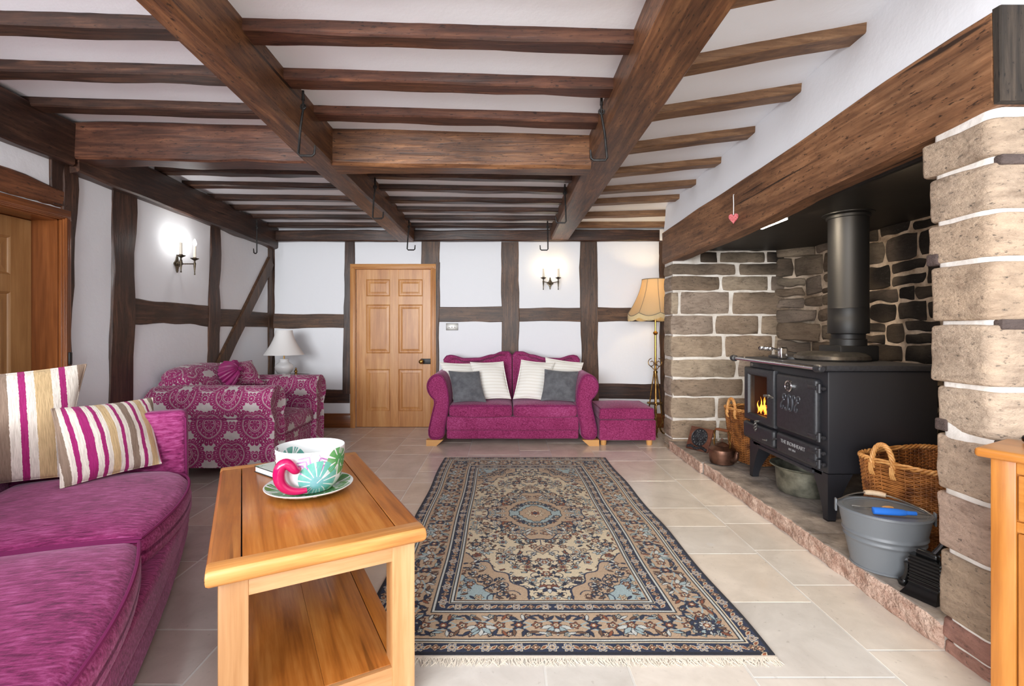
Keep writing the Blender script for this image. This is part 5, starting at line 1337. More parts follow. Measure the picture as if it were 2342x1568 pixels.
RC = make_rug(); ny, nx, _ = RC.shape
RX0, RX1, RY0, RY1, RZ = -.58, .995, 1.775, 4.497, .010
gx = np.linspace(0, 1, nx); gy = np.linspace(0, 1, ny); GX, GY = np.meshgrid(gx, gy)
wn = 1-.045*GY; xx = (RX0+.008*GY)+(RX1-RX0)*GX*wn; yy = RY0+(RY1-RY0)*GY
xx = xx+.006*np.sin(yy*7.1)*(GX > .5)*(GX-.5)*2-.005*np.sin(yy*6.3+1)*(GX < .5)*(.5-GX)*2
zz_ = RZ+.0012*np.sin(xx*13+yy*5)*np.sin(yy*9)
co = np.stack([xx, yy, zz_], -1).reshape(-1, 3)
ii = np.arange(nx*ny).reshape(ny, nx); fq = np.stack([ii[:-1, :-1], ii[:-1, 1:], ii[1:, 1:], ii[1:, :-1]], -1).reshape(-1, 4)
bd = np.concatenate([ii[0, :], ii[1:, -1], ii[-1, -2::-1], ii[-2:0:-1, 0]]); lowv = co[bd].copy(); lowv[:, 2] = .0005; nb_ = len(bd); o_ = len(co)
sk = np.stack([bd, o_+np.arange(nb_), o_+(np.arange(nb_)+1) % nb_, np.roll(bd, -1)], -1)
co = np.concatenate([co, lowv]); fq = np.concatenate([fq, sk])
me = bpy.data.meshes.new('pile'); me.from_pydata(co.tolist(), [], fq.tolist())
colr = np.ones((len(co), 4), dtype=np.float32); colr[:o_, :3] = RC.reshape(-1, 3); colr[o_:, :3] = (.02, .02, .03)
ca = me.color_attributes.new('Col', 'FLOAT_COLOR', 'POINT'); ca.data.foreach_set('color', colr.ravel())
M_rug, nt, b = newmat('knotted_wool', .95, spec=.1); a_ = nd(nt, 'ShaderNodeAttribute', attribute_name='Col'); nt.links.new(a_.outputs['Color'], b.inputs['Base Color']); b.inputs['Sheen Weight'].default_value = .12
bump(nt, b, ntex(nt, coords(nt, (1, 1, 1), False), 260, 2), .4, .004)
me.materials.append(M_rug); me.shade_smooth()
rug = thing('rug', 'fringed Persian rug with a cream medallion field and navy border on the stone floor', 'rug', (0, 0, 0))
ro = bpy.data.objects.new('pile', me); C.objects.link(ro); ro.parent = rug
M_fr = newmat('cream_cotton_fringe', .95, lin(226, 216, 200))[0]
rr = random.Random(9)
for (Y, sg, x0, x1) in ((RY0, -1, RX0, RX1), (RY1, 1, RX0+.008, RX0+(RX1-RX0)*.955)):
    mb = MB(); mb.box(x0, x1, Y-.012 if sg < 0 else Y-.002, Y+.002 if sg < 0 else Y+.012, .001, .007, bevel=.002)
    x = x0
    while x < x1:
        ln = rr.uniform(.022, .046) if sg < 0 else rr.uniform(.015, .03); a = rr.uniform(-.6, .6); p = [(x+a*ln*q*q+rr.uniform(-.002, .002), Y+sg*(.01+ln*q), .006-.0035*q) for q in (0, .25, .5, .75, 1)]
        mb.tube(p, [.0022, .0022, .002, .0018, .001], 4); x += .0036
    f = mb.build('fringe', M_fr, rug); f['kind'] = 'stuff'

# ------------------------------------------------------------------ log baskets
M_wick = noisy('wicker', lin(104, 58, 25), lin(178, 114, 56), 16, .5, 4)
M_wick2 = noisy('pale_wicker', lin(176, 116, 56), lin(218, 164, 100), 20, .45, 4)
M_wick3 = noisy('dark_wicker', lin(84, 48, 24), lin(140, 92, 56), 16, .55, 4)
def basket(label, loc, rz, hx, hy, H, dip, mbody, hside):
    t = thing('log_basket', label, 'basket', loc, rz, 'wicker log baskets on the hearth')
    NS = 56; NP = NS*4
    def out(a, k):                                          # superellipse outline growing towards the rim
        c, s = math.cos(a), math.sin(a); e = 2/4.2; g = .86+.14*k
        return Vector((hx*g*abs(c)**e*(1 if c > 0 else -1), hy*g*abs(s)**e*(1 if s > 0 else -1), 0))
    def rim(a): return H-dip*(1-abs(math.cos(a))**3)
    mb = MB(); K = int(H/.0092)
    for k in range(K):
        q = (k+.5)/K; pp = []
        for i in range(NP):
            a = 2*PI*i/NP; p = out(a, q); n_ = Vector((p.x/hx/hx, p.y/hy/hy, 0)).normalized(); am = .0046*math.sin(a*NS/2+PI*(k % 2))
            pp.append(p+n_*am+Vector((0, 0, rim(a)*q+.004+.0012*noise.noise(Vector((i*.3, k, 0))))))
        mb.tube(pp, .0042, 5, closed=True)
    for j in range(NS):
        a = 2*PI*(j+.5)/NS; mb.tube([out(a, q)+Vector((0, 0, rim(a)*q+.003)) for q in (0, .25, .5, .75, 1)], .0034, 5)
    mb.build('woven_body', mbody, t, angle=80)
    mb = MB(); mb.prism([tuple(out(2*PI*i/48, 0)*.98)[:2] for i in range(48)], .003, .012); mb.build('bottom', M_wick3, t)
    mb = MB()
    for ph in (0, 2*PI/3, 4*PI/3):
        mb.tube([out(2*PI*i/240, 1)*(1+.022*math.cos(i*.42+ph))+Vector((0, 0, rim(2*PI*i/240)+.006+.008*math.sin(i*.42+ph))) for i in range(240)], .0062, 6, closed=True)
    mb.build('rim', M_wick2 if mbody is M_wick else M_wick, t, angle=80)
    for s_ in hside:
        mb = MB(); hw_ = .05; yo_ = .045
        for ph in (0, PI/2, PI, 3*PI/2):
            pp = []
            for i in range(49):
                a = PI*1.16*i/48-.08*PI; c = Vector((s_*hx*1.0, yo_-hw_*math.cos(a), H+.0+.10*math.sin(a)-.01)); rad = Vector((0, -math.cos(a), math.sin(a)))
                pp.append(c+rad*(.0075*math.cos(i*.5+ph))+Vector((s_*.0075*math.sin(i*.5+ph), 0, 0)))
            mb.tube(pp, .006, 6)
        for y_ in (-hw_, hw_):
            for k in range(3): mb.tube([(s_*hx*(1.0-.012), yo_+y_+.010*(k-1), H-.07), (s_*hx*1.03, yo_+y_+.008*(k-1), H-.045), (s_*hx*1.04, yo_+y_+.005*(k-1), H-.01)], .005, 6)
        mb.build('handle', M_wick2 if mbody is M_wick else M_wick, t, angle=80)
    return t
basket('honey wicker log basket with a rope twist handle, between stove and near stone pier', (2.205, 2.47, HZ+.002), math.radians(17.5), .31, .225, .435, .0, M_wick, (-1,))
basket('brown wicker log basket with a twisted handle, behind the far side of the stove', (2.20, 4.07, HZ+.002), math.radians(11), .29, .215, .43, .0, M_wick, (-1,))

# ------------------------------------------------------------------ ash bucket with its lid, and what lies on it
M_galv = newmat('grey_painted_metal', .42, lin(106, 110, 114))[0]
bc = thing('ash_bucket', 'grey lidded metal ash bucket on the hearth in front of the wicker basket', 'bucket', (1.772, 2.253, HZ+.001), math.radians(-25))
mb = MB(); sx_, sy_ = 1.04, .96
prof = [(0, 0), (.124, 0), (.127, .003), (.127, .010), (.124, .012)]
for i in range(1, 70):
    z = .012+.245*i/69; r = .124+.046*i/69+(.006*math.exp(-((z-.135)/.007)**2)+.006*math.exp(-((z-.162)/.007)**2)); prof.append((r, z))
prof += [(.174, .258), (.176, .263), (.174, .268), (.168, .268), (.166, .255), (.12, .02), (0, .012)]
mb.lathe(prof, 64, sx=sx_, sy=sy_); mb.build('pail', M_galv, bc)
mb = MB(); mb.lathe([(0, .262), (.13, .262), (.135, .266), (.150, .266), (.155, .2705), (.1705, .2705), (.1715, .268), (.17, .2665), (0, .2595)], 64, sx=sx_, sy=sy_); mb.build('lid', newmat('grey_lid', .4, lin(104, 110, 116))[0], bc)
hb = MB()
e1, e2 = Vector((-.183, .02, .275)), Vector((.183, -.02, .262))
for e, s_ in ((e1, -1), (e2, 1)):
    hb = MB(); hb.rbox(e.x-.006, e.x+.003, e.y-.013, e.y+.013, .225, .285, .004, 2, 2); hb.build('ear', M_galv, bc)
arc = [e1]+[Vector((-.17+.34*q, .02-.04*q+.155*math.sin(PI*q)**.75, .275+.018*math.sin(PI*q))) for q in [i/24 for i in range(1, 24)]]+[e2]
mb = MB(); mb.tube(arc, .0034, 8); bail = mb.build('bail_handle', M_steel, bc)
mb = MB(); seg = arc[9:16]; mb.tube(seg, [.010, .0125, .0125, .0125, .0125, .0125, .010], 12); mb.build('wooden_grip', noisy('pale_wood_grip', lin(188, 160, 130), lin(214, 190, 160), 20, .6), bail)
LZ = HZ+.001+.263
M_blue = newmat('blue_plastic', .35, lin(44, 112, 206))[0]
lt_ = thing('gas_lighter', 'long blue gas lighter lying on the lid of the ash bucket', 'lighter', (1.745, 2.173, LZ+.0205), math.radians(-13))
mb = MB(); mb.tube([(-.075, 0, 0), (-.073, 0, 0), (-.03, 0, 0), (.03, 0, .0), (.052, 0, 0), (.056, 0, 0)], [.011, .0165, .017, .0155, .013, .010], 14, flat=.8); mb.tube([(.056, 0, 0), (.095, 0, 0)], [.0095, .009], 12); mb.build('body', M_blue, lt_)
mb = MB(); mb.tube([(.095, 0, 0), (.15, 0, -.001)], [.0038, .0035], 10); mb.build('nozzle', M_steel, lt_)
sk_ = thing('skewer', 'thin metal pick with a turned wooden knob lying on the bucket lid', 'tool', (1.725, 2.248, LZ+.007), math.radians(-16))
mb = MB(); mb.tube([(-.09, .006, .004), (-.05, .002, .004), (.03, 0, .004)], .0028, 8); mb.tube([(-.09, -.012, .004), (-.04, .0, .004), (.03, 0, .004)], .0024, 8); mb.build('rod', M_steel, sk_)
mb = MB(); mb.lathe([(0, 0), (.006, .002), (.010, .015), (.0115, .03), (.009, .045), (0, .05)], 16, M=Matrix.Translation((.028, 0, .007)) @ Matrix.Rotation(PI/2, 4, 'Y')); mb.build('knob', M_beech, sk_)

# ------------------------------------------------------------------ black ribbed hearth tool by the pier
M_glossblk = newmat('gloss_black', .22, lin(16, 16, 17))[0]
tl_ = thing('hearth_dustpan', 'gloss black ribbed hearth dustpan propped upright by the near stone pier', 'dustpan', (1.745, 1.995, HZ+.001), math.radians(-68))
mb = MB(); R = []
for i in range(33):
    z = .045+.115*i/32; rb_ = .004*(math.cos(i*PI/2.0) > 0)
    R.append([Vector((-.052-rb_, -.018-rb_+.12*(z-.045)*.3, z)), Vector((.052+rb_, -.018-rb_+.12*(z-.045)*.3, z)), Vector((.052+rb_, .02+.12*(z-.045)*.3, z)), Vector((-.052-rb_, .02+.12*(z-.045)*.3, z))])
mb.rings(R); mb.build('ribbed_back', M_glossblk, tl_, smooth=False)
mb = MB(); R = []
for i in range(9):
    q = i/8; R.append([Vector((-.05-.014*q**2, -.018-.045*q**1.8, .06-.058*q)), Vector((.05+.014*q**2, -.018-.045*q**1.8, .06-.058*q)), Vector((.05+.014*q**2, .018-.020*q**1.8, .06-.06*q)), Vector((-.05-.014*q**2, .018-.020*q**1.8, .06-.06*q))])
mb.rings(R); mb.build('lip', M_glossblk, tl_)
mb = MB(); mb.rbox(-.04, .04, -.002, .028, .155, .185, .01, 3, 3); mb.tube([(.02, .02, .18), (.035, .03, .21), (.045, .04, .235)], [.012, .011, .013], 10); mb.build('grip', M_glossblk, tl_)
bsx = thing('hearth_brush', 'small black handled hearth brush lying at the foot of the ash bucket', 'brush', (1.66, 2.06, HZ+.001), math.radians(20))
bsx.location = (1.728, 2.084, HZ+.001)
mb = MB(); mb.tube([(0, 0, .022), (-.005, -.012, .05), (-.012, -.02, .08), (-.012, -.018, .11)], [.021, .012, .010, .012], 12); mb.lathe([(0, 0), (.020, .004), (.024, .016), (.02, .03), (0, .036)], 18); mb.build('handle', M_glossblk, bsx)
mb = MB(); mb.tube([(-.012, -.018, .11), (.0, -.012, .118)], [.010, .006], 12); mb.build('ferrule', M_chrome, bsx)

# ------------------------------------------------------------------ kettle, plaque, preserving pan
M_cop = noisy('old_copper', lin(62, 44, 36), lin(122, 88, 72), 9, .45, 5, metal=.85, bmp=.05)
kt = thing('kettle', 'old copper kettle with a swing handle on the hearth beside the brown log basket', 'kettle', (1.795, 3.985, HZ+.001), math.radians(-62))
mb = MB(); mb.lathe([(0, 0), (.085, 0), (.093, .006), (.1, .05), (.104, .085), (.106, .112), (.104, .118), (.09, .128), (.062, .142), (.052, .145), (.05, .145), (0, .14)], 40); mb.build('body', M_cop, kt)
mb = MB(); mb.lathe([(0, .143), (.054, .143), (.056, .148), (.05, .153), (.03, .166), (.010, .174), (.006, .178), (.005, .188), (.010, .194), (.008, .203), (0, .206)], 28); mb.build('lid', M_cop, kt)
sp_ = chaikin([Vector(p) for p in ((.08, 0, .045), (.115, 0, .048), (.133, 0, .07), (.136, 0, .105), (.145, 0, .122))], 2, False)
mb = MB(); mb.tube(sp_, [.027-.0155*i/(len(sp_)-1) for i in range(len(sp_))], 14); mb.build('spout', M_cop, kt)
mb = MB(); hl_ = [(-.072, 0, .135), (-.080, 0, .17), (-.066, 0, .20), (-.078, 0, .235), (-.068, 0, .262), (-.045, 0, .272)]
mb.tube(chaikin([Vector(p) for p in hl_+[(-p[0], 0, p[2]) for p in hl_[::-1]]], 2, False), .0065, 8)
hk = mb.build('swing_handle', M_agedbrass, kt)
mb = MB(); mb.tube([(-.06, 0, .271), (-.03, 0, .274), (.03, 0, .274), (.06, 0, .271)], [.010, .0125, .0125, .010], 12); mb.build('wooden_grip', noisy('brown_grip', lin(92, 50, 28), lin(130, 78, 48), 14, .45), hk)
pq = thing('wall_plaque', 'dark carved rose plaque on a brown board leaning against the fireplace stones', 'plaque', (1.745, 4.40, HZ+.002), math.radians(-58))
TM = Matrix.Rotation(math.radians(-24), 4, 'X')
mb = MB(); mb.box(-.115, .115, -.0, .014, .0, .215, bevel=.003, M=TM); mb.build('board', wood('plaque_board', lin(58, 32, 22), lin(96, 56, 40), lin(120, 74, 54), axis='X', rough=.4), pq)
M_carv = noisy('black_carving', lin(20, 20, 22), lin(46, 46, 50), 26, .4, bmp=.3)
mb = MB(); TC = TM @ Matrix.Translation((0, 0, .122)) @ Matrix.Rotation(PI/2, 4, 'X')
mb.lathe([(0, .0), (.080, 0), (.084, .004), (.080, .009), (.074, .005), (0, .005)], 40, M=TC)
for (x_, y_) in ((-.036, .025), (.036, .025), (0, -.036)):
    for lay, (rr_, n_, hh_) in enumerate(((.032, 7, .008), (.021, 6, .012), (.011, 5, .016))):
        for k in range(n_):
            a = 2*PI*k/n_+lay*.4; mb.lathe([(0, -.003), (.010-.002*lay, -.001), (.011-.002*lay, .003), (.006, .006), (0, .007)], 10, M=TC @ Matrix.Translation((x_+(rr_-.008)*math.cos(a), y_+(rr_-.008)*math.sin(a), hh_-.004)))
for k in range(14):
    a = 2*PI*k/14; mb.lathe([(0, 0), (.013, .002), (.008, .007), (0, .008)], 8, M=TC @ Matrix.Translation((.066*math.cos(a), .066*math.sin(a), .004)))
for k in range(9): mb.lathe([(0, 0), (.016, .003), (.011, .010), (0, .012)], 9, M=TC @ Matrix.Translation((-.092+.023*k, -.098+.008*math.sin(k*1.3), .002)), sx=1, sy=1)
mb.build('carving', M_carv, pq)
M_pan = noisy('tarnished_pan', lin(92, 92, 82), lin(168, 166, 148), 8, .42, 6, metal=.75, bmp=.06)
pn = thing('preserving_pan', 'round tarnished metal pan standing under the stove', 'pan', (2.03, 3.27, HZ+.001))
mb = MB(); mb.lathe([(0, 0), (.135, 0), (.155, .008), (.165, .03), (.172, .15), (.176, .168), (.19, .178), (.206, .181), (.208, .185), (.204, .188), (.176, .182), (.168, .168), (.162, .15), (.155, .03), (.13, .014), (0, .012)], 48); mb.build('bowl', M_pan, pn)

# ------------------------------------------------------------------ heart, hooks, switch, sensor
ht = thing('hanging_heart', 'small red and white felt heart hanging on a ribbon from the oak lintel', 'ornament', (HF-.05, 3.385, 1.99), math.radians(55))
hp = []
for i in range(40):
    a = 2*PI*i/40; hp.append((.0023*16*math.sin(a)**3*.88, .0023*(13*math.cos(a)-5*math.cos(2*a)-2*math.cos(3*a)-math.cos(4*a))*1.12))
M_heart = noisy('red_felt', lin(176, 66, 72), lin(212, 128, 128), 90, .9)
HM = Matrix.Translation((0, 0, 0)) @ Matrix(((0, 0, -1, 0), (-1, 0, 0, 0), (0, 1, 0, 0), (0, 0, 0, 1)))
mb = MB(); mb.prism(hp, -.008, .008, M=HM, bevel=.005, seg=3); mb.build('heart', M_heart, ht)
mb = MB(); mb.tube([(0, 0, .022), (0, -.001, .10), (.001, .001, .155), (.012, .002, .168), (.026, .0, .172)], .0028, 8); mb.build('ribbon', M_white, ht)
def hook(top, side, label, ln=.315, tw=.085, d_=(1, 0, 0), tilt=0):
    t = thing('meat_hook', label, 'hook', top, 0, 'iron hooks hanging under the ceiling')
    d_ = Vector(d_)*side; tl = Vector((-tilt, 0, 0))
    P = [Vector((0, 0, .015)), Vector((0, 0, -.07)), tl*.6+Vector((0, 0, -ln*.55)), tl+Vector((0, 0, -ln+.012)), tl+d_*.010+Vector((0, 0, -ln)), tl+d_*(tw-.012)+Vector((0, 0, -ln)), tl+d_*tw+Vector((0, 0, -ln+.010)), tl+d_*(tw+.004)+Vector((0, 0, -ln+.055))]
    mb = MB(); mb.tube(P, [.0055, .0065, .007, .007, .007, .007, .007, .005], 8); mb.build('bar', M_hookiron, t)
    mb = MB(); mb.tube([Vector((.013*math.cos(a), 0, -.075+.013*math.sin(a)+.02)) for a in [2*PI*i/14 for i in range(14)]], .005, 6, closed=True); mb.tube([(0, 0, -.02), (0, 0, .03)], [.009, .006], 8); mb.build('eye', M_hookiron, t)
hook((-1.075, 2.555, 2.445), 1, 'nearest iron hook on the left long beam, above the cross beam', tilt=.025)
hook((.515, 2.58, 2.43), -1, 'nearest iron hook on the right long beam, beside the cross beam joint', tilt=-.03)
hook((-1.075, 3.965, 2.435), 1, 'iron hook half way along the left long beam past the cross beam', tilt=.02)
hook((.515, 4.17, 2.445), -1, 'iron hook half way along the right long beam past the cross beam', tilt=-.01)
hook((-1.075, 5.36, 2.405), 1, 'iron hook at the far end of the left long beam, above the pine door', tilt=.02)
hook((.47, 5.37, 2.405), -1, 'iron hook at the far end of the right long beam, above the back wall light', tilt=-.005)
hook((-2.745, 5.31, 2.388), -1, 'thin iron hook by the wall plate in the left back corner', ln=.345, tw=.032)
sw = thing('light_switch', 'brushed steel triple toggle light switch on the back wall right of the pine door', 'switch', (bx(1034), YB, bz(747)))
mb = MB(); mb.box(-.075, .075, -.006, 0, -.043, .043, bevel=.003); mb.build('plate', M_steel, sw)
for k in (-1, 0, 1):
    mb = MB(); mb.lathe([(0, 0), (.010, 0), (.010, .003), (.006, .004), (0, .004)], 16, M=Matrix.Translation((k*.036, -.006, 0)) @ Matrix.Rotation(PI/2, 4, 'X')); mb.tube([(k*.036, -.008, 0), (k*.036, -.022, -.006)], [.0035, .0045], 10); mb.build('toggle', M_chrome, sw)
sn = thing('alarm_sensor', 'small white alarm sensor high in the corner of the alcove', 'sensor', (1.895, YB-.075, bz(540)))
mb = MB(); mb.rbox(-.028, .028, -.025, .0, -.07, .07, .012, 3, 3); mb.build('case', M_white, sn)
mb = MB(); mb.rbox(-.019, .019, -.029, -.02, -.045, .0, .006, 3, 2); mb.build('lens', M_ceramic, sn)

# ------------------------------------------------------------------ wall lights
M_ant = noisy('antique_bronze', lin(48, 42, 34), lin(110, 98, 80), 30, .4, metal=.8, bmp=.1)
M_candle = newmat('ivory_candle_tube', .5, lin(228, 220, 204))[0]
def bulbmat(name, c, s):
    m, nt, b = newmat(name, .4, (1, 1, 1, 1)); b.inputs['Emission Color'].default_value = c; b.inputs['Emission Strength'].default_value = s; return m
M_bw = bulbmat('lit_bulb_warm', (1, .80, .5, 1), 12); M_bc = bulbmat('lit_bulb_white', (1, .98, .95, 1), 12)
def sconce(loc, rz, label, mb_, pc, pw):
    t = thing('wall_light', label, 'wall light', loc, rz, 'twin candle wall lights')    # local x along the wall, -y into the room
    mb = MB(); poly = []
    for i in range(48):
        a = 2*PI*i/48; r = .03+.010*math.cos(4*a)+.004*math.cos(8*a); poly.append((r*math.cos(a)*.95, r*math.sin(a)*1.75))
    mb.prism(poly, 0, .012, M=Matrix.Rotation(PI/2, 4, 'X'), bevel=.004); mb.lathe([(0, .010), (.02, .010), (.018, .018), (.012, .022), (.010, .05), (0, .052)], 16, M=Matrix.Rotation(PI/2, 4, 'X')); mb.build('backplate', M_ant, t)
    for s_ in (-1, 1):
        mb = MB(); n_ = 24
        for ph in (0, PI):
            mb.tube([(s_*.088*i/n_, -.045-.055*(i/n_)**.7+.0022*math.cos(i*.9+ph), .012*(i/n_)+.0022*math.sin(i*.9+ph)) for i in range(n_+1)], .0036, 6)
        c = Vector((s_*.09, -.10, .012)); arm = mb.build('arm', M_ant, t)
        mb = MB(); mb.lathe([(0, -.098), (.005, -.096), (.007, -.09), (.004, -.084), (.005, -.06), (.008, -.03), (.0095, -.006), (.0115, 0), (.0095, .008), (.006, .016), (.007, .028), (.013, .034), (.022, .038), (.034, .047), (.0345, .050), (.022, .046), (.014, .046), (.014, .058), (0, .058)], 24, M=Matrix.Translation(c)); mb.build('drip_cup', M_ant, arm)
        mb = MB(); mb.lathe([(0, .056), (.0115, .056), (.0115, .158), (.009, .16), (0, .16)], 20, M=Matrix.Translation(c)); mb.build('candle_tube', M_candle, arm)
        mb = MB(); mb.lathe([(0, .158), (.008, .16), (.014, .172), (.0155, .184), (.011, .202), (.005, .216), (0, .223)], 18, M=Matrix.Translation(c)); mb.build('bulb', mb_, arm)
        w_ = Matrix.Translation(loc) @ Matrix.Rotation(rz, 4, 'Z') @ (c+Vector((0, -.0, .192)))
        point('candle_lamp', w_, pw, pc, .018)
sconce((bx(1258), YB-.001, bz(648)), 0, 'lit twin candle wall light on the back wall above the small sofa', M_bw, (1, .76, .42), 2.4)
sconce((XL+.001, 4.18, 1.775), PI/2, 'lit twin candle wall light on the left wall above the patterned armchair', M_bc, (1, .98, .95), 4.2)

# ------------------------------------------------------------------ floor lamp in the alcove
fx_, fy_ = 1.715, 5.50
flp = thing('floor_lamp', 'brass floor lamp with a fringed cream shade in the alcove behind the footstool', 'lamp', (fx_, fy_, 0))
mb = MB(); mb.tube([(0, 0, .02), (0, 0, 1.16)], .0135, 14); mb.lathe([(.013, 1.14), (.025, 1.155), (.028, 1.165), (.02, 1.178), (.011, 1.185), (.010, 1.5), (.014, 1.505), (.014, 1.56), (0, 1.56)], 18); mb.build('pole', M_brass, flp)
for k in range(3):
    a = 2*PI*k/3+.35; d_ = Vector((math.cos(a), math.sin(a), 0)); mb = MB()
    mb.tube([d_*.012+Vector((0, 0, .73)), d_*.05+Vector((0, 0, .50)), d_*.075+Vector((0, 0, .30)), d_*.10+Vector((0, 0, .14))], .0075, 10)
    pp = []
    for i in range(33):
        q = i/32; b_ = -PI/2+2.2*PI*q; r = .075*(1-.62*q); pp.append(d_*(.13+r*math.cos(b_+PI))+Vector((0, 0, .083+r*math.sin(b_))))
    mb.tube(pp, [.008-.004*i/32 for i in range(33)], 8)
    mb.tube([d_*.10+Vector((0, 0, .14)), d_*.055+Vector((0, 0, .085)), d_*.10+Vector((0, 0, .012)), d_*.15+Vector((0, 0, .007))], .007, 8)
    pp = []
    for i in range(37):
        q = i/36; b_ = PI*.5-2.3*PI*q; r = .052*(1-.7*q); pp.append(d_*(.045+r*math.cos(b_)*.9)+Vector((0, 0, .80+.02+r*math.sin(b_))))
    mb.tube([d_*.013+Vector((0, 0, .74)), d_*.030+Vector((0, 0, .76))]+pp[::-1][-14:], .0045, 6); mb.tube(pp, .0045, 6)
    mb.build('leg', M_agedbrass, flp)
mb = MB(); mb.lathe([(.014, .70), (.024, .705), (.024, .73), (.014, .735)], 16); mb.lathe([(.0, .355), (.085, .355), (.087, .362), (.0, .362)], 20)
for k in range(3):
    a = 2*PI*k/3+.35; mb.lathe([(0, 0), (.014, .004), (.016, .014), (.012, .024), (0, .028)], 12, M=Matrix.Translation((.085*math.cos(a), .085*math.sin(a), .345)))
mb.build('tier_ring', M_agedbrass, flp)
M_shade, nt, b = newmat('cream_silk_shade', .8, lin(226, 208, 172)); b.inputs['Transmission Weight'].default_value = 0
tr = nd(nt, 'ShaderNodeBsdfTranslucent'); tr.inputs[0].default_value = lin(250, 226, 176); mx = nd(nt, 'ShaderNodeMixShader'); mx.inputs[0].default_value = .5
nt.links.new(b.outputs[0], mx.inputs[1]); nt.links.new(tr.outputs[0], mx.inputs[2]); nt.links.new(mx.outputs[0], nt.nodes['Material Output'].inputs[0])
NSC = 8
def scal(a): return abs(math.sin(a*NSC/2+.5))
def shade_r(q): return .148+.155*(q**1.75)+.005*math.sin(PI*q)
zt, zb_ = 1.775, 1.39
mb = MB(); R = []
for th_ in (0, 1):
    for i in range(17):
        q = i/16 if th_ == 0 else 1-i/16; ring = []
        for k in range(96):
            a = 2*PI*k/96; zz = zt-(zt-zb_)*q-(.035*scal(a))*max(0, q-.6)/.4; r = shade_r(q)-(.003 if th_ else 0)*1-.004*abs(math.cos(a*NSC/2+.5))*0
            ring.append(Vector((r*math.cos(a), r*math.sin(a), zz)))
        R.append(ring)
mb.rings(R, True, False, loop=True); shd = mb.build('lamp_shade', M_shade, flp, angle=80)
M_trim = newmat('grey_braid', .8, lin(136, 122, 100))[0]
mb = MB(); mb.tube([(shade_r(0)*math.cos(a), shade_r(0)*math.sin(a), zt) for a in [2*PI*i/48 for i in range(48)]], .005, 6, closed=True)
mb.tube([(shade_r(1)*math.cos(a), shade_r(1)*math.sin(a), zb_-.035*scal(a)) for a in [2*PI*i/96 for i in range(96)]], .0045, 6, closed=True)
for k in range(NSC):
    a = (2*PI*k-1.0)/NSC; mb.tube([((shade_r(q)+.001)*math.cos(a), (shade_r(q)+.001)*math.sin(a), zt-(zt-zb_)*q) for q in [i/12 for i in range(13)]], .0028, 5)
mb.build('braid', M_trim, shd)
mb = MB()
for k in range(260):
    a = 2*PI*k/260; r = shade_r(1); z = zb_-.035*scal(a); mb.tube([(r*math.cos(a), r*math.sin(a), z), (r*1.006*math.cos(a+.004), r*1.006*math.sin(a+.004), z-.03), (r*1.002*math.cos(a), r*1.002*math.sin(a), z-.055)], [.0035, .004, .0028], 4)
fr_ = mb.build('fringe', newmat('gold_fringe', .8, lin(214, 194, 150))[0], shd); fr_['kind'] = 'stuff'
mb = MB(); mb.lathe([(0, 1.56), (.012, 1.562), (.028, 1.60), (.03, 1.62), (.02, 1.645), (0, 1.652)], 18); mb.build('bulb', M_bw, flp)
point('floor_lamp_bulb', (fx_, fy_, 1.66), 7, (1, .72, .36), .03)

# ------------------------------------------------------------------ table lamp, its table and figurine behind the armchair
tb = thing('side_table', 'small round wooden table behind the patterned armchair, carrying the white lamp', 'table', (-2.44, 5.43, 0))
M_mah = wood('mahogany', lin(40, 20, 12), lin(78, 42, 26), lin(100, 60, 40), axis='X', rough=.3)
mb = MB(); mb.lathe([(0, .665), (.22, .665), (.226, .672), (.226, .684), (.22, .69), (0, .69)], 40); mb.build('table_top', M_mah, tb)
mb = MB(); mb.lathe([(0, .02), (.03, .03), (.035, .2), (.02, .3), (.03, .42), (.02, .55), (.05, .66), (0, .666)], 20); mb.build('pedestal', M_mah, tb)
for k in range(3):
    a = 2*PI*k/3; mb = MB(); mb.tube([(.0, 0, .14), (.09*math.cos(a), .09*math.sin(a), .09), (.2*math.cos(a), .2*math.sin(a), .015)], [.022, .018, .015], 10); mb.build('leg', M_mah, tb)
tlm = thing('table_lamp', 'white ceramic table lamp with a flared white shade behind the armchair', 'lamp', (-2.49, 5.41, .691))
mb = MB(); mb.lathe([(0, 0), (.062, 0), (.066, .006), (.062, .014), (.075, .03), (.092, .06), (.098, .09), (.092, .115), (.07, .135), (.05, .15), (.046, .162), (.05, .17), (.054, .176), (.05, .184), (.02, .186), (0, .186)], 36); mb.build('vase_base', M_ceramic, tlm)
mb = MB(); mb.lathe([(.008, .184), (.008, .23), (.016, .235), (.016, .27), (0, .27)], 14); mb.build('stem', M_brass, tlm)
M_ws = newmat('white_shade', .8, lin(232, 230, 228))[0]
mb = MB(); prof = [(.088+.125*q**1.6, .505-.275*q) for q in [i/14 for i in range(15)]]; mb.lathe(prof+[(r-.003, z) for r, z in prof[::-1]]+[prof[0]], 48, caps=False); mb.build('lamp_shade', M_ws, tlm)
fg = thing('figurine', 'tiny dark bronze figurine on the side table right of the white lamp', 'ornament', (-2.335, 5.36, .691))
mb = MB(); mb.lathe([(0, 0), (.018, 0), (.02, .005), (.014, .01), (.012, .03), (.017, .045), (.014, .06), (.008, .068), (.010, .078), (.007, .086), (0, .09)], 18); mb.build('body', M_agedbrass, fg)
mb = MB(); mb.lathe([(0, 0), (.026, 0), (.028, .004), (.024, .008), (0, .008)], 18); mb.build('base', M_black, fg)
tr_ = thing('trinket', 'tiny white china trinket at the foot of the white table lamp', 'ornament', (-2.435, 5.285, .691))
mb = MB(); mb.lathe([(0, 0), (.02, 0), (.024, .012), (.02, .024), (.012, .03), (0, .032)], 18); mb.build('china_body', M_ceramic, tr_)

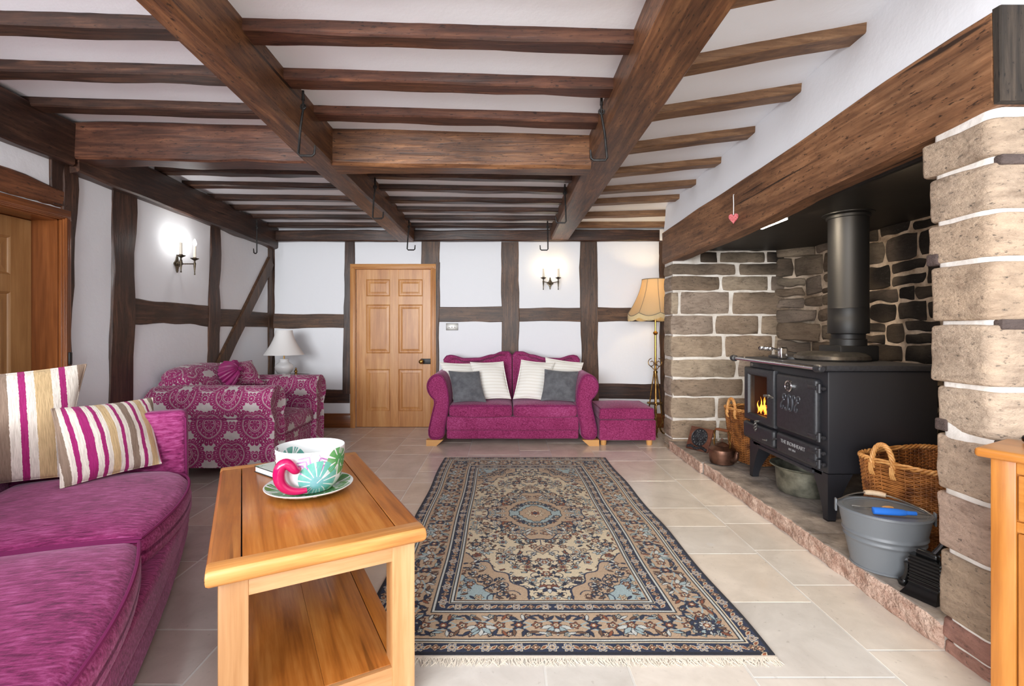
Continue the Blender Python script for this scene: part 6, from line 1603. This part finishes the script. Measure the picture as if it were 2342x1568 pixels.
# ------------------------------------------------------------------ sideboard at the right edge
sbx = thing('sideboard', 'orange pine sideboard at the right edge beside the near stone pier', 'sideboard', (1.43, 1.47, 0), math.atan2(-.88, .475))
# local x along the front towards the camera, local y = away to the left; the body lies at +y ... depth direction
HS = .85; LB, DB = 1.0, .26
mb = MB()
mb.rbox(0, LB, 0, DB, HS-.028, HS, .010, 4, 8); mb.build('top', M_sideX, sbx)
ov = .03
mb = MB()
mb.box(ov, LB-ov, ov+.012, DB-.01, .06, HS-.03, bevel=.002); mb.build('carcass', M_sideZ, sbx)
for x_ in (ov, LB-ov-.055, LB/2-.0275):
    mb = MB(); mb.box(x_, x_+.055, ov-.002, ov+.05, 0, HS-.0285, bevel=.003); mb.build('stile', M_sideZ, sbx)
for x0, x1 in ((ov+.058, LB/2-.03), (LB/2+.03, LB-ov-.058)):
    mb = MB(); mb.box(x0-.003, x1+.003, ov+.002, ov+.03, HS-.065, HS-.029, bevel=.002); mb.box(x0-.003, x1+.003, ov+.002, ov+.03, HS-.235, HS-.205, bevel=.002); mb.box(x0-.003, x1+.003, ov+.002, ov+.03, .05, .10, bevel=.002); mb.build('rail', M_sideX, sbx)
    mb = MB(); mb.box(x0, x1, ov+.001, ov+.026, HS-.202, HS-.068, bevel=.005); dw = mb.build('drawer', M_sideX, sbx)
    kp = MB(); kp.lathe([(0, 0), (.008, 0), (.007, .012), (.016, .02), (.017, .028), (.010, .034), (0, .035)], 18, M=Matrix.Translation(((x0+x1)/2, ov+.001, HS-.135)) @ Matrix.Rotation(PI/2, 4, 'X')); kp.build('knob', M_black, dw)
    mb = MB(); mb.box(x0, x0+.05, ov+.001, ov+.026, .104, HS-.238, bevel=.004); mb.box(x1-.05, x1, ov+.001, ov+.026, .104, HS-.238, bevel=.004); mb.box(x0+.048, x1-.048, ov+.002, ov+.026, .104, .16, bevel=.004); mb.box(x0+.048, x1-.048, ov+.002, ov+.026, HS-.29, HS-.238, bevel=.004); mb.box(x0+.048, x1-.048, ov+.012, ov+.024, .158, HS-.288); dd = mb.build('door', M_sideZ, sbx)
    kp = MB(); kp.lathe([(0, 0), (.008, 0), (.007, .012), (.016, .02), (.017, .028), (.010, .034), (0, .035)], 18, M=Matrix.Translation((x1-.025, ov+.001, HS-.40)) @ Matrix.Rotation(PI/2, 4, 'X')); kp.build('knob', M_black, dd)

# small dark pot at the very edge of the picture
po = thing('ornament', 'tiny black pot at the right edge of the picture, on the sideboard top', 'ornament', (1.652, 1.517, HS+.0005))
mb = MB(); mb.lathe([(0, 0), (.010, 0), (.016, .006), (.018, .014), (.014, .022), (.009, .025), (.011, .028), (0, .026)], 18); mb.build('pot_body', M_glossblk, po)
